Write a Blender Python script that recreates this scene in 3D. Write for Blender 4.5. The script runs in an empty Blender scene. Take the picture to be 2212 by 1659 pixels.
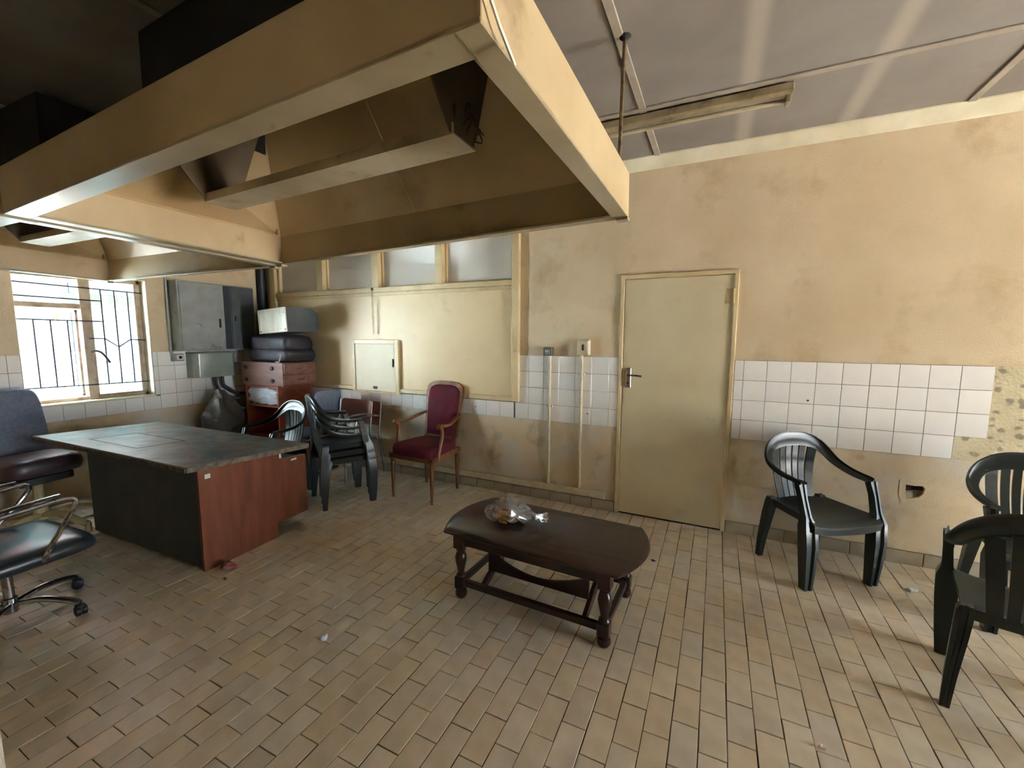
import bpy, bmesh, math, random
from mathutils import Vector, Matrix, noise
random.seed(7); noise.seed_set(5)
PI = math.pi
scene = bpy.context.scene
COL = scene.collection

# ------------------------------------------------------------------ camera
FPX, YAW, PITCH, ROLL = 916.16, 0.4478, -0.1103, 0.0039
CAM = Vector((0.748, -3.672, 1.540))
fw = Vector((-math.sin(YAW) * math.cos(PITCH), math.cos(YAW) * math.cos(PITCH), math.sin(PITCH)))
rt = fw.cross(Vector((0, 0, 1))).normalized()
up = rt.cross(fw)
cr, sr = math.cos(ROLL), math.sin(ROLL)
r2, u2 = cr * rt + sr * up, -sr * rt + cr * up
cd = bpy.data.cameras.new('camera')
cd.sensor_fit = 'HORIZONTAL'; cd.sensor_width = 36.0; cd.lens = FPX * 36.0 / 2212.0
cd.clip_start = 0.05; cd.clip_end = 200
cam = bpy.data.objects.new('camera', cd)
m = Matrix((r2, u2, -fw)).transposed().to_4x4(); m.translation = CAM
cam.matrix_world = m
COL.objects.link(cam); scene.camera = cam

# ------------------------------------------------------------------ light and exposure
SKY = (0.66, 0.85, 1.0); SKY_STRENGTH = 2.6
SUN_STRENGTH = 110.0
EXPOSURE = 2.95
w = bpy.data.worlds.new('sky'); scene.world = w; w.use_nodes = True
bg = w.node_tree.nodes['Background']
bg.inputs[0].default_value = (*SKY, 1); bg.inputs[1].default_value = SKY_STRENGTH
sd = bpy.data.lights.new('sun', 'SUN'); sd.energy = SUN_STRENGTH; sd.angle = math.radians(0.6); sd.color = (1.0, 0.97, 0.92)
sun = bpy.data.objects.new('sun', sd); COL.objects.link(sun)
sun.rotation_euler = Vector((-0.62, 0.12, -0.77)).to_track_quat('-Z', 'Y').to_euler()
def portal(loc, direction, sx, sy):
    d = bpy.data.lights.new('daylight_portal', 'AREA'); d.shape = 'RECTANGLE'; d.size = sx; d.size_y = sy
    d.cycles.is_portal = True
    o = bpy.data.objects.new('daylight_portal', d); COL.objects.link(o)
    o.location = loc; o.rotation_euler = Vector(direction).to_track_quat('-Z', 'Y').to_euler()
vs = scene.view_settings
vs.view_transform = 'Standard'; vs.look = 'None'; vs.gamma = 1.0; vs.exposure = EXPOSURE; vs.use_curve_mapping = False
cy = scene.cycles
cy.use_denoising = True; cy.use_adaptive_sampling = True; cy.adaptive_threshold = 0.04
cy.max_bounces = 9; cy.diffuse_bounces = 6; cy.glossy_bounces = 4; cy.transmission_bounces = 6; cy.transparent_max_bounces = 16
cy.caustics_reflective = False; cy.caustics_refractive = False; cy.sample_clamp_indirect = 12.0

# ------------------------------------------------------------------ materials
def lin(c):
    return tuple((x / 255 / 12.92 if x / 255 <= 0.04045 else ((x / 255 + 0.055) / 1.055) ** 2.4) for x in c)
def mat(name, c1, c2=None, scale=6.0, rough=0.6, metal=0.0, bump=0.0, bscale=40.0, world=False, stretch=(1, 1, 1),
        c3=None, s3=3.0, t3=(0.58, 0.7), spec=0.5, detail=4.0, rough2=None, coat=0.0, isl=0.0):
    mt = bpy.data.materials.new(name); mt.use_nodes = True
    nt = mt.node_tree; N = nt.nodes; L = nt.links
    b = N['Principled BSDF']
    b.inputs['Roughness'].default_value = rough; b.inputs['Metallic'].default_value = metal
    b.inputs['Specular IOR Level'].default_value = spec
    b.inputs['Coat Weight'].default_value = coat
    if world:
        g = N.new('ShaderNodeNewGeometry'); co = g.outputs['Position']
    else:
        g = N.new('ShaderNodeTexCoord'); co = g.outputs['Object']
    mp = N.new('ShaderNodeMapping'); mp.inputs['Scale'].default_value = stretch
    L.new(co, mp.inputs[0]); co = mp.outputs[0]
    col = None
    if c2 is not None:
        n = N.new('ShaderNodeTexNoise'); n.inputs['Scale'].default_value = scale; n.inputs['Detail'].default_value = detail
        L.new(co, n.inputs['Vector'])
        r = N.new('ShaderNodeValToRGB'); r.color_ramp.elements[0].position = 0.32; r.color_ramp.elements[1].position = 0.68
        r.color_ramp.elements[0].color = (*lin(c1), 1); r.color_ramp.elements[1].color = (*lin(c2), 1)
        L.new(n.outputs['Fac'], r.inputs[0]); col = r.outputs[0]
        if rough2 is not None:
            mr = N.new('ShaderNodeMapRange'); mr.inputs[3].default_value = rough; mr.inputs[4].default_value = rough2
            L.new(n.outputs['Fac'], mr.inputs[0]); L.new(mr.outputs[0], b.inputs['Roughness'])
    else:
        b.inputs['Base Color'].default_value = (*lin(c1), 1)
    if c3 is not None:
        n3 = N.new('ShaderNodeTexNoise'); n3.inputs['Scale'].default_value = s3; n3.inputs['Detail'].default_value = 7
        n3.inputs['Roughness'].default_value = 0.62
        L.new(co, n3.inputs['Vector'])
        r3 = N.new('ShaderNodeValToRGB'); r3.color_ramp.elements[0].position = t3[0]; r3.color_ramp.elements[1].position = t3[1]
        r3.color_ramp.elements[0].color = (0, 0, 0, 1); r3.color_ramp.elements[1].color = (1, 1, 1, 1)
        L.new(n3.outputs['Fac'], r3.inputs[0])
        mx = N.new('ShaderNodeMix'); mx.data_type = 'RGBA'
        L.new(r3.outputs[0], mx.inputs['Factor'])
        if col is not None: L.new(col, mx.inputs['A'])
        else: mx.inputs['A'].default_value = (*lin(c1), 1)
        mx.inputs['B'].default_value = (*lin(c3), 1); col = mx.outputs['Result']
    if isl > 0:   # piece-to-piece variation
        oi = N.new('ShaderNodeObjectInfo'); ge = N.new('ShaderNodeNewGeometry')
        ad = N.new('ShaderNodeMath'); ad.operation = 'ADD'
        L.new(oi.outputs['Random'], ad.inputs[0]); L.new(ge.outputs['Random Per Island'], ad.inputs[1])
        fr = N.new('ShaderNodeMath'); fr.operation = 'FRACT'; L.new(ad.outputs[0], fr.inputs[0])
        mr = N.new('ShaderNodeMapRange'); mr.inputs[3].default_value = 1 - isl; mr.inputs[4].default_value = 1 + isl
        L.new(fr.outputs[0], mr.inputs[0])
        hs = N.new('ShaderNodeHueSaturation'); L.new(mr.outputs[0], hs.inputs['Value'])
        mr2 = N.new('ShaderNodeMapRange'); mr2.inputs[3].default_value = 0.8; mr2.inputs[4].default_value = 1.15
        fr2 = N.new('ShaderNodeMath'); fr2.operation = 'MULTIPLY'; fr2.inputs[1].default_value = 7.31; L.new(fr.outputs[0], fr2.inputs[0])
        fr3 = N.new('ShaderNodeMath'); fr3.operation = 'FRACT'; L.new(fr2.outputs[0], fr3.inputs[0])
        L.new(fr3.outputs[0], mr2.inputs[0]); L.new(mr2.outputs[0], hs.inputs['Saturation'])
        if col is not None: L.new(col, hs.inputs['Color'])
        else: hs.inputs['Color'].default_value = (*lin(c1), 1)
        col = hs.outputs[0]
    if col is not None: L.new(col, b.inputs['Base Color'])
    if bump > 0:
        nb = N.new('ShaderNodeTexNoise'); nb.inputs['Scale'].default_value = bscale; nb.inputs['Detail'].default_value = 3
        L.new(co, nb.inputs['Vector'])
        bp = N.new('ShaderNodeBump'); bp.inputs['Strength'].default_value = bump; bp.inputs['Distance'].default_value = 0.01
        L.new(nb.outputs['Fac'], bp.inputs['Height']); L.new(bp.outputs[0], b.inputs['Normal'])
    return mt
def glass(name, tint, rough=0.05, refl=0.08, clear=0.92, rough_t=None, diff=None):
    mt = bpy.data.materials.new(name); mt.use_nodes = True
    nt = mt.node_tree; N = nt.nodes; L = nt.links; N.remove(N['Principled BSDF'])
    out = [n for n in N if n.type == 'OUTPUT_MATERIAL'][0]
    tr = N.new('ShaderNodeBsdfTransparent'); tr.inputs[0].default_value = (*tint, 1)
    gl = N.new('ShaderNodeBsdfGlossy'); gl.inputs['Roughness'].default_value = rough
    fr = N.new('ShaderNodeFresnel'); fr.inputs[0].default_value = 1.5
    ad = N.new('ShaderNodeMath'); ad.operation = 'ADD'; ad.inputs[1].default_value = refl - 0.04; ad.use_clamp = True
    L.new(fr.outputs[0], ad.inputs[0])
    mx = N.new('ShaderNodeMixShader'); L.new(ad.outputs[0], mx.inputs[0]); L.new(tr.outputs[0], mx.inputs[1]); L.new(gl.outputs[0], mx.inputs[2])
    last = mx
    if diff is not None:
        df = N.new('ShaderNodeBsdfDiffuse'); df.inputs[0].default_value = (*lin(diff), 1)
        m2 = N.new('ShaderNodeMixShader'); m2.inputs[0].default_value = 1 - clear
        L.new(mx.outputs[0], m2.inputs[1]); L.new(df.outputs[0], m2.inputs[2]); last = m2
    L.new(last.outputs[0], out.inputs[0])
    return mt
def emit(name, c, s):
    mt = bpy.data.materials.new(name); mt.use_nodes = True
    nt = mt.node_tree; N = nt.nodes; N.remove(N['Principled BSDF'])
    e = N.new('ShaderNodeEmission'); e.inputs[0].default_value = (*c, 1); e.inputs[1].default_value = s
    nt.links.new(e.outputs[0], [n for n in N if n.type == 'OUTPUT_MATERIAL'][0].inputs[0]); return mt

M = {}
M['paint'] = mat('cream wall paint', (220, 200, 168), (204, 182, 148), 1.6, 0.55, bump=0.25, bscale=90, world=True, c3=(174, 142, 98), s3=2.0, t3=(0.54, 0.80))
M['paint_low'] = M['paint']
M['ceil'] = mat('grey beige ceiling board', (150, 143, 137), (134, 127, 121), 2.0, 0.85, world=True, c3=(116, 107, 99), s3=1.3, t3=(0.6, 0.85))
M['ceil_strip'] = mat('cover strip', (176, 166, 152), (158, 147, 133), 8, 0.7, world=True)
M['skim_unused'] = None
0 and mat('skimmed joint', (134, 122, 111), (124, 112, 101), 3, 0.85, world=True)
M['cornice'] = mat('cornice', (222, 214, 190), (204, 194, 166), 5, 0.6, world=True)
M['tile'] = mat('white glazed tile', (246, 242, 238), (238, 234, 230), 3, 0.12, isl=0.03, spec=0.5)
M['grout'] = mat('tile grout', (120, 108, 92), (96, 84, 70), 20, 0.9, world=True)
M['ftile'] = mat('buff quarry tile', (222, 206, 182), (208, 191, 165), 9, 0.36, isl=0.06, bump=0.10, bscale=260, rough2=0.56, c3=(164, 143, 114), s3=2.4, t3=(0.62, 0.9))
M['fgrout'] = mat('dark floor joint', (84, 66, 46), (62, 47, 32), 12, 0.95, world=True)
M['skirt'] = mat('skirting tile', (172, 160, 138), (150, 136, 112), 6, 0.4, isl=0.06)
M['adh'] = None
M['door'] = mat('cream door paint', (214, 200, 166), (204, 188, 152), 2.2, 0.5, c3=(176, 152, 108), s3=3.0, t3=(0.62, 0.9))
M['frame'] = mat('cream frame paint', (218, 196, 154), (200, 176, 130), 5, 0.42, c3=(130, 100, 64), s3=7, t3=(0.66, 0.8))
M['board'] = mat('painted hatch board', (224, 200, 156), (214, 188, 142), 1.7, 0.45, c3=(170, 140, 96), s3=2.4, t3=(0.62, 0.9))
M['frost'] = None
M['hood'] = mat('cream enamelled sheet', (200, 178, 140), (180, 156, 118), 2.0, 0.42, c3=(104, 74, 38), s3=2.8, t3=(0.6, 0.84), metal=0.0)
M['hood_in'] = mat('grease browned sheet', (206, 180, 138), (186, 158, 116), 2.0, 0.5, c3=(144, 114, 76), s3=2.2, t3=(0.56, 0.85))
M['plate'] = mat('grimy end plate', (112, 96, 74), (92, 78, 60), 4, 0.6)
M['hood_rim'] = mat('pale hood flange', (182, 168, 140), (162, 146, 114), 4, 0.28, c3=(130, 104, 66), s3=9, t3=(0.64, 0.8))
M['soot'] = mat('sooty duct metal', (40, 36, 32), (26, 23, 20), 3, 0.8)
M['gutter'] = mat('pale gutter sheet', (206, 192, 164), (176, 158, 124), 5, 0.3, c3=(104, 74, 42), s3=10, t3=(0.6, 0.78))
M['rod'] = mat('rusty rod', (150, 130, 96), (96, 76, 48), 30, 0.5, metal=0.5)
M['plastic'] = mat('dark green black plastic', (38, 44, 42), (30, 35, 33), 3, 0.26, c3=(58, 62, 60), s3=6, t3=(0.6, 0.9), rough2=0.4)
M['velvet'] = mat('maroon velvet', (104, 18, 40), (80, 10, 28), 6, 0.9, bump=0.2, bscale=300)
M['walnut'] = mat('walnut chair wood', (134, 88, 48), (104, 62, 30), 14, 0.38, stretch=(1, 1, 0.2))
M['darkwood'] = mat('dark polished table wood', (62, 36, 28), (44, 24, 19), 10, 0.28, stretch=(0.3, 3, 1), c3=(30, 16, 13), s3=8, t3=(0.55, 0.75))
M['desk_top'] = mat('dusty grey desk laminate', (120, 122, 116), (92, 92, 86), 7, 0.34, c3=(60, 58, 54), s3=9, t3=(0.6, 0.68), rough2=0.5)
M['desk_edge'] = mat('chipped desk edge', (74, 62, 52), (122, 110, 94), 24, 0.7)
M['desk_dark'] = mat('dark desk panel', (82, 80, 80), (66, 64, 64), 5, 0.5)
M['cherry'] = mat('red brown veneer', (132, 78, 54), (110, 60, 40), 5, 0.36, stretch=(1, 3, 0.5), c3=(92, 48, 34), s3=4, t3=(0.58, 0.8))
M['black'] = mat('black', (16, 16, 17), (24, 24, 25), 8, 0.5)
M['white'] = mat('white sticker', (224, 220, 208), None, rough=0.6)
M['chrome'] = mat('worn chrome', (196, 196, 198), (150, 146, 144), 12, 0.18, metal=1.0, rough2=0.35)
M['vinyl'] = mat('dark vinyl', (46, 52, 60), (36, 40, 46), 6, 0.24, rough2=0.4)
M['bluegrey'] = mat('blue grey fabric', (124, 132, 152), (108, 116, 136), 40, 0.85, bump=0.2, bscale=400)
M['greyfab'] = mat('grey fabric', (92, 94, 104), (74, 76, 86), 40, 0.85, bump=0.2, bscale=400)
M['maroonlea'] = mat('maroon vinyl', (84, 62, 64), (62, 46, 50), 8, 0.4)
M['beigepl'] = mat('beige plastic', (206, 190, 146), (180, 160, 112), 8, 0.5)
M['brownback'] = mat('brown laminate back', (178, 122, 108), (160, 104, 92), 6, 0.45)
M['tube'] = mat('grey steel tube', (150, 150, 148), (110, 108, 104), 14, 0.3, metal=0.8)
M['blacktube'] = mat('black steel tube', (30, 28, 28), (44, 40, 38), 10, 0.45)
M['greymetal'] = mat('grey painted steel', (156, 160, 158), (138, 142, 140), 6, 0.42, c3=(104, 102, 96), s3=8, t3=(0.6, 0.72))
M['darkmetal'] = mat('dark grey steel', (86, 92, 96), (70, 76, 80), 6, 0.45)
M['greenmetal'] = mat('grey green enamel', (150, 158, 150), (132, 140, 132), 5, 0.25)
M['pipe'] = mat('dark pipe', (44, 50, 58), (34, 38, 44), 8, 0.5)
M['conduit'] = mat('cream conduit', (216, 204, 174), (196, 180, 144), 12, 0.4)
M['switchgrey'] = mat('grey switch box', (120, 116, 106), (98, 94, 86), 10, 0.5)
M['case'] = mat('dark suitcase vinyl', (52, 48, 58), (36, 33, 38), 7, 0.5, c3=(104, 98, 104), s3=10, t3=(0.62, 0.74))
M['rust_white'] = mat('rust streaked white enamel', (216, 212, 196), (200, 194, 172), 5, 0.35, stretch=(3, 3, 0.7), c3=(150, 104, 62), s3=3, t3=(0.6, 0.78))
M['drawerwood'] = mat('brown drawer veneer', (140, 98, 84), (118, 80, 66), 6, 0.5, stretch=(0.5, 2, 3))
M['shelfwood'] = mat('orange brown shelf wood', (172, 90, 58), (144, 70, 44), 6, 0.42, stretch=(0.5, 2, 3))
M['cloth'] = mat('white cloth', (220, 224, 232), (196, 202, 214), 12, 0.85)
M['sack'] = mat('grey brown sack', (112, 106, 98), (84, 78, 70), 7, 0.45, c3=(150, 146, 138), s3=9, t3=(0.62, 0.72))
M['peel'] = mat('orange peel', (226, 130, 40), (240, 176, 70), 14, 0.5)
M['film'] = glass('clear plastic film', (0.95, 0.95, 0.96), 0.06, 0.30, 0.82, diff=(246, 242, 246))
M['pane'] = glass('window glass', (0.93, 0.97, 0.97), 0.02, 0.05, 0.97, diff=(220, 230, 230))
M['redfoil'] = mat('red glossy wrapper', (104, 22, 30), (170, 110, 110), 16, 0.2)
M['bluebit'] = mat('blue bit', (30, 50, 110), None, rough=0.5)
M['plaster'] = mat('bare plaster', (206, 196, 178), (150, 132, 108), 22, 0.95)
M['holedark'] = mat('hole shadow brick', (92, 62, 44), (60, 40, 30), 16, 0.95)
M['winframe'] = mat('peeling steel window frame', (196, 184, 164), (168, 140, 112), 10, 0.5, c3=(150, 104, 78), s3=8, t3=(0.55, 0.75))
M['bars'] = mat('burglar bar steel', (70, 66, 86), (52, 48, 60), 12, 0.5)
M['reveal'] = mat('white reveal paint', (236, 224, 196), (226, 210, 176), 4, 0.5)
M['out_wall'] = mat('white outdoor panel', (200, 203, 206), (192, 195, 198), 2, 0.6)
M['out_ground'] = mat('grey concrete yard', (148, 148, 146), (132, 132, 130), 1.5, 0.9, world=True)
M['teal'] = mat('teal roof sheet', (40, 168, 178), (28, 146, 160), 3, 0.5)
M['orange'] = mat('orange brown beam', (190, 104, 66), (168, 86, 54), 5, 0.6)
M['lightblue'] = mat('pale blue panel', (176, 198, 212), (168, 190, 206), 3, 0.4)
M['greyprint'] = mat('grey print', (128, 140, 150), None, rough=0.6)
M['tube_white'] = mat('dusty tube', (200, 190, 166), (178, 164, 132), 8, 0.4)
M['batten'] = mat('dirty batten', (166, 152, 124), (130, 116, 88), 8, 0.5, c3=(84, 66, 40), s3=8, t3=(0.58, 0.75))
M['beyond'] = mat('plain wall beyond', (214, 204, 188), (200, 190, 172), 3, 0.8)

def adhesive():
    mt = mat('tile adhesive', (214, 202, 170), (196, 182, 148), 5, 0.9, bump=0.6, bscale=60, world=True)
    nt = mt.node_tree; N = nt.nodes; L = nt.links; b = N['Principled BSDF']
    src = b.inputs['Base Color'].links[0].from_socket
    g = N.new('ShaderNodeNewGeometry'); mp = N.new('ShaderNodeMapping'); mp.inputs['Scale'].default_value = (15, 1, 22)
    nz = N.new('ShaderNodeTexNoise'); nz.inputs['Scale'].default_value = 9
    ad = N.new('ShaderNodeMix'); ad.data_type = 'RGBA'; ad.blend_type = 'ADD'; ad.inputs['Factor'].default_value = 0.06
    L.new(g.outputs['Position'], ad.inputs['A']); L.new(g.outputs['Position'], nz.inputs['Vector']); L.new(nz.outputs['Color'], ad.inputs['B'])
    L.new(ad.outputs['Result'], mp.inputs[0])
    v = N.new('ShaderNodeTexVoronoi'); v.inputs['Scale'].default_value = 1.0; v.inputs['Randomness'].default_value = 0.7; L.new(mp.outputs[0], v.inputs['Vector'])
    r = N.new('ShaderNodeValToRGB'); r.color_ramp.elements[0].position = 0.26; r.color_ramp.elements[1].position = 0.40
    r.color_ramp.elements[0].color = (0.75, 0.75, 0.75, 1); r.color_ramp.elements[1].color = (0, 0, 0, 1)
    L.new(v.outputs['Distance'], r.inputs[0])
    mx = N.new('ShaderNodeMix'); mx.data_type = 'RGBA'; L.new(r.outputs[0], mx.inputs['Factor']); L.new(src, mx.inputs['A'])
    mx.inputs['B'].default_value = (*lin((126, 114, 98)), 1); L.new(mx.outputs['Result'], b.inputs['Base Color'])
    return mt
M['adh'] = adhesive()
def frosted():
    mt = bpy.data.materials.new('frosted glass'); mt.use_nodes = True
    nt = mt.node_tree; N = nt.nodes; L = nt.links; b = N['Principled BSDF']
    b.inputs['Base Color'].default_value = (*lin((238, 230, 218)), 1); b.inputs['Roughness'].default_value = 0.38
    b.inputs['Transmission Weight'].default_value = 0.22; b.inputs['IOR'].default_value = 1.2
    t = N.new('ShaderNodeTexCoord'); n = N.new('ShaderNodeTexNoise'); n.inputs['Scale'].default_value = 90
    L.new(t.outputs['Object'], n.inputs['Vector'])
    bp = N.new('ShaderNodeBump'); bp.inputs['Strength'].default_value = 0.25; bp.inputs['Distance'].default_value = 0.004
    L.new(n.outputs['Fac'], bp.inputs['Height']); L.new(bp.outputs[0], b.inputs['Normal'])
    return mt
M['frost'] = frosted()

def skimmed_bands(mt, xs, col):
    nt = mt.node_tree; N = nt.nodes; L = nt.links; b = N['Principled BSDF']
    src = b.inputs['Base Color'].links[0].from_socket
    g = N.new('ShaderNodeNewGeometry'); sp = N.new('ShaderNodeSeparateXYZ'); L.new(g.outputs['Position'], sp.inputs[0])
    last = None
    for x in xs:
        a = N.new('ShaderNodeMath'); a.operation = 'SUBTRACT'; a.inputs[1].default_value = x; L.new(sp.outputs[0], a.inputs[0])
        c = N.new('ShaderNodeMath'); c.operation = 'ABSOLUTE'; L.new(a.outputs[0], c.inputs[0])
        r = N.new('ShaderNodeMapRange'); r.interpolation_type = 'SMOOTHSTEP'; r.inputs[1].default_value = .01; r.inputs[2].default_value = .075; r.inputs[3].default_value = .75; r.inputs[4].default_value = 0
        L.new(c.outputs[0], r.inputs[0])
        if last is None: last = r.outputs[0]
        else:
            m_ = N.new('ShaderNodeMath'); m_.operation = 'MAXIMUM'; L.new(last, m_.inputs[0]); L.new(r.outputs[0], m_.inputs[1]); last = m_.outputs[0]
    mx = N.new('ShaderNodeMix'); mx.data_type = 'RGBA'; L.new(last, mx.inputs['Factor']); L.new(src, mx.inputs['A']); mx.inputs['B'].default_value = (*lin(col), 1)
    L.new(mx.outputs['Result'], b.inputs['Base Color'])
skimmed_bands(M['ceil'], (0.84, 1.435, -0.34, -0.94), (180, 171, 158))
def dado(mt):
    nt = mt.node_tree; N = nt.nodes; L = nt.links; b = N['Principled BSDF']
    src = b.inputs['Base Color'].links[0].from_socket
    g = N.new('ShaderNodeNewGeometry'); sp = N.new('ShaderNodeSeparateXYZ'); L.new(g.outputs['Position'], sp.inputs[0])
    z = N.new('ShaderNodeMath'); z.operation = 'LESS_THAN'; z.inputs[1].default_value = 0.765; L.new(sp.outputs[2], z.inputs[0])
    n = N.new('ShaderNodeTexNoise'); n.inputs['Scale'].default_value = 2.6; n.inputs['Detail'].default_value = 5; L.new(g.outputs['Position'], n.inputs['Vector'])
    r = N.new('ShaderNodeMapRange'); r.inputs[1].default_value = .44; r.inputs[2].default_value = .60; r.inputs[3].default_value = 0; r.inputs[4].default_value = .75; L.new(n.outputs['Fac'], r.inputs[0])
    m_ = N.new('ShaderNodeMath'); m_.operation = 'MULTIPLY'; L.new(z.outputs[0], m_.inputs[0]); L.new(r.outputs[0], m_.inputs[1])
    mx = N.new('ShaderNodeMix'); mx.data_type = 'RGBA'; L.new(m_.outputs[0], mx.inputs['Factor']); L.new(src, mx.inputs['A']); mx.inputs['B'].default_value = (*lin((212, 204, 190)), 1)
    n2 = N.new('ShaderNodeTexNoise'); n2.inputs['Scale'].default_value = 4.5; n2.inputs['Detail'].default_value = 6; L.new(g.outputs['Position'], n2.inputs['Vector'])
    r2_ = N.new('ShaderNodeMapRange'); r2_.inputs[1].default_value = .56; r2_.inputs[2].default_value = .74; r2_.inputs[3].default_value = 0; r2_.inputs[4].default_value = .7; L.new(n2.outputs['Fac'], r2_.inputs[0])
    m2 = N.new('ShaderNodeMath'); m2.operation = 'MULTIPLY'; L.new(z.outputs[0], m2.inputs[0]); L.new(r2_.outputs[0], m2.inputs[1])
    m3 = N.new('ShaderNodeMix'); m3.data_type = 'RGBA'; L.new(m2.outputs[0], m3.inputs['Factor']); L.new(mx.outputs['Result'], m3.inputs['A']); m3.inputs['B'].default_value = (*lin((136, 116, 92)), 1)
    L.new(m3.outputs['Result'], b.inputs['Base Color'])
dado(M['paint'])
def translucent(name, c, fac):
    mt = bpy.data.materials.new(name); mt.use_nodes = True
    nt = mt.node_tree; N = nt.nodes; L = nt.links; N.remove(N['Principled BSDF'])
    d = N.new('ShaderNodeBsdfDiffuse'); d.inputs[0].default_value = (*lin(c), 1)
    t = N.new('ShaderNodeBsdfTranslucent'); t.inputs[0].default_value = (*lin(c), 1)
    mx = N.new('ShaderNodeMixShader'); mx.inputs[0].default_value = fac; L.new(d.outputs[0], mx.inputs[1]); L.new(t.outputs[0], mx.inputs[2])
    L.new(mx.outputs[0], [n for n in N if n.type == 'OUTPUT_MATERIAL'][0].inputs[0]); return mt
M['teal'] = translucent('translucent teal sheet', (34, 164, 184), 0.012)
M['paleblue_bounce'] = mat('pale blue bounce wall', (206, 228, 240), (196, 220, 236), 2, 0.8)  # pale blue picked to tint the light this added wall reflects

# ------------------------------------------------------------------ mesh helpers
def V(*a): return Vector(a)
class MB:
    def __init__(self): self.v = []; self.f = []
    def quad(self, *p):
        i = len(self.v); self.v += [tuple(q) for q in p]; self.f.append(tuple(range(i, i + len(p)))); return self
    def box(self, x0, x1, y0, y1, z0, z1, b=0.0, M4=None):
        if x0 > x1: x0, x1 = x1, x0
        if y0 > y1: y0, y1 = y1, y0
        if z0 > z1: z0, z1 = z1, z0
        b = min(b, (x1 - x0) * .49, (y1 - y0) * .49, (z1 - z0) * .49)
        s = len(self.v)
        if b <= 0:
            P = [(x, y, z) for x in (x0, x1) for y in (y0, y1) for z in (z0, z1)]
            F = [(0, 1, 3, 2), (4, 6, 7, 5), (0, 4, 5, 1), (2, 3, 7, 6), (0, 2, 6, 4), (1, 5, 7, 3)]
        else:
            P = []; idx = {}
            for i, x in enumerate((x0, x1)):
                for j, y in enumerate((y0, y1)):
                    for k, z in enumerate((z0, z1)):
                        sx, sy, sz = (1 - 2 * i), (1 - 2 * j), (1 - 2 * k)
                        for ax in range(3):
                            idx[(i, j, k, ax)] = len(P)
                            P.append((x + (0 if ax == 0 else sx * b), y + (0 if ax == 1 else sy * b), z + (0 if ax == 2 else sz * b)))
            F = []
            for i in (0, 1):
                q = [idx[(i, 0, 0, 0)], idx[(i, 1, 0, 0)], idx[(i, 1, 1, 0)], idx[(i, 0, 1, 0)]]; F.append(q if i else q[::-1])
                q = [idx[(0, i, 0, 1)], idx[(0, i, 1, 1)], idx[(1, i, 1, 1)], idx[(1, i, 0, 1)]]; F.append(q if i else q[::-1])
                q = [idx[(0, 0, i, 2)], idx[(1, 0, i, 2)], idx[(1, 1, i, 2)], idx[(0, 1, i, 2)]]; F.append(q if i else q[::-1])
            for a in (0, 1):
                for c in (0, 1):
                    F.append([idx[(a, c, 0, 0)], idx[(a, c, 0, 1)], idx[(a, c, 1, 1)], idx[(a, c, 1, 0)]])
                    F.append([idx[(a, 0, c, 0)], idx[(a, 0, c, 2)], idx[(a, 1, c, 2)], idx[(a, 1, c, 0)]])
                    F.append([idx[(0, a, c, 1)], idx[(0, a, c, 2)], idx[(1, a, c, 2)], idx[(1, a, c, 1)]])
                    for k in (0, 1): F.append([idx[(a, c, k, 0)], idx[(a, c, k, 1)], idx[(a, c, k, 2)]])
        if M4 is not None: P = [tuple(M4 @ Vector(p)) for p in P]
        self.v += P; self.f += [tuple(s + q for q in f) for f in F]; return self
    def loft(self, rings, closed=True, cap=True):
        s = len(self.v); n = len(rings[0])
        for r in rings: self.v += [tuple(p) for p in r]
        for i in range(len(rings) - 1):
            for j in range(n if closed else n - 1):
                a = s + i * n + j; b = s + i * n + (j + 1) % n
                self.f.append((a, b, b + n, a + n))
        if cap and closed:
            self.f.append(tuple(s + j for j in range(n))[::-1]); e = s + (len(rings) - 1) * n
            self.f.append(tuple(e + j for j in range(n)))
        return self
    def tube(self, pts, r, seg=8, cap=True, flat=1.0):
        pts = [Vector(p) for p in pts]; rings = []
        t0 = (pts[1] - pts[0]).normalized()
        nrm = t0.cross(Vector((0, 0, 1)))
        if nrm.length < 1e-3: nrm = t0.cross(Vector((0, 1, 0)))
        nrm.normalize()
        for i, p in enumerate(pts):
            t = (pts[min(i + 1, len(pts) - 1)] - pts[max(i - 1, 0)]).normalized()
            nrm = (nrm - t * nrm.dot(t)).normalized(); bn = t.cross(nrm)
            rr = r[i] if isinstance(r, (list, tuple)) else r
            rings.append([p + nrm * rr * math.cos(a) + bn * rr * flat * math.sin(a) for a in [2 * PI * k / seg for k in range(seg)]])
        return self.loft(rings, True, cap)
    def lathe(self, prof, c=(0, 0, 0), seg=16, axis='z', M4=None):
        rings = []
        for r, z in prof:
            ring = []
            for k in range(seg):
                a = 2 * PI * k / seg; x, y = r * math.cos(a), r * math.sin(a)
                p = {'z': (x, y, z), 'y': (x, z, y), 'x': (z, x, y)}[axis]
                p = Vector(p) + Vector(c)
                if M4 is not None: p = M4 @ p
                ring.append(p)
            rings.append(ring)
        return self.loft(rings)
    def prism(self, poly, d0, d1, axis='z'):
        def P(a, b, d): return {'z': (a, b, d), 'y': (a, d, b), 'x': (d, a, b)}[axis]
        return self.loft([[P(a, b, d0) for a, b in poly], [P(a, b, d1) for a, b in poly]])
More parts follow.
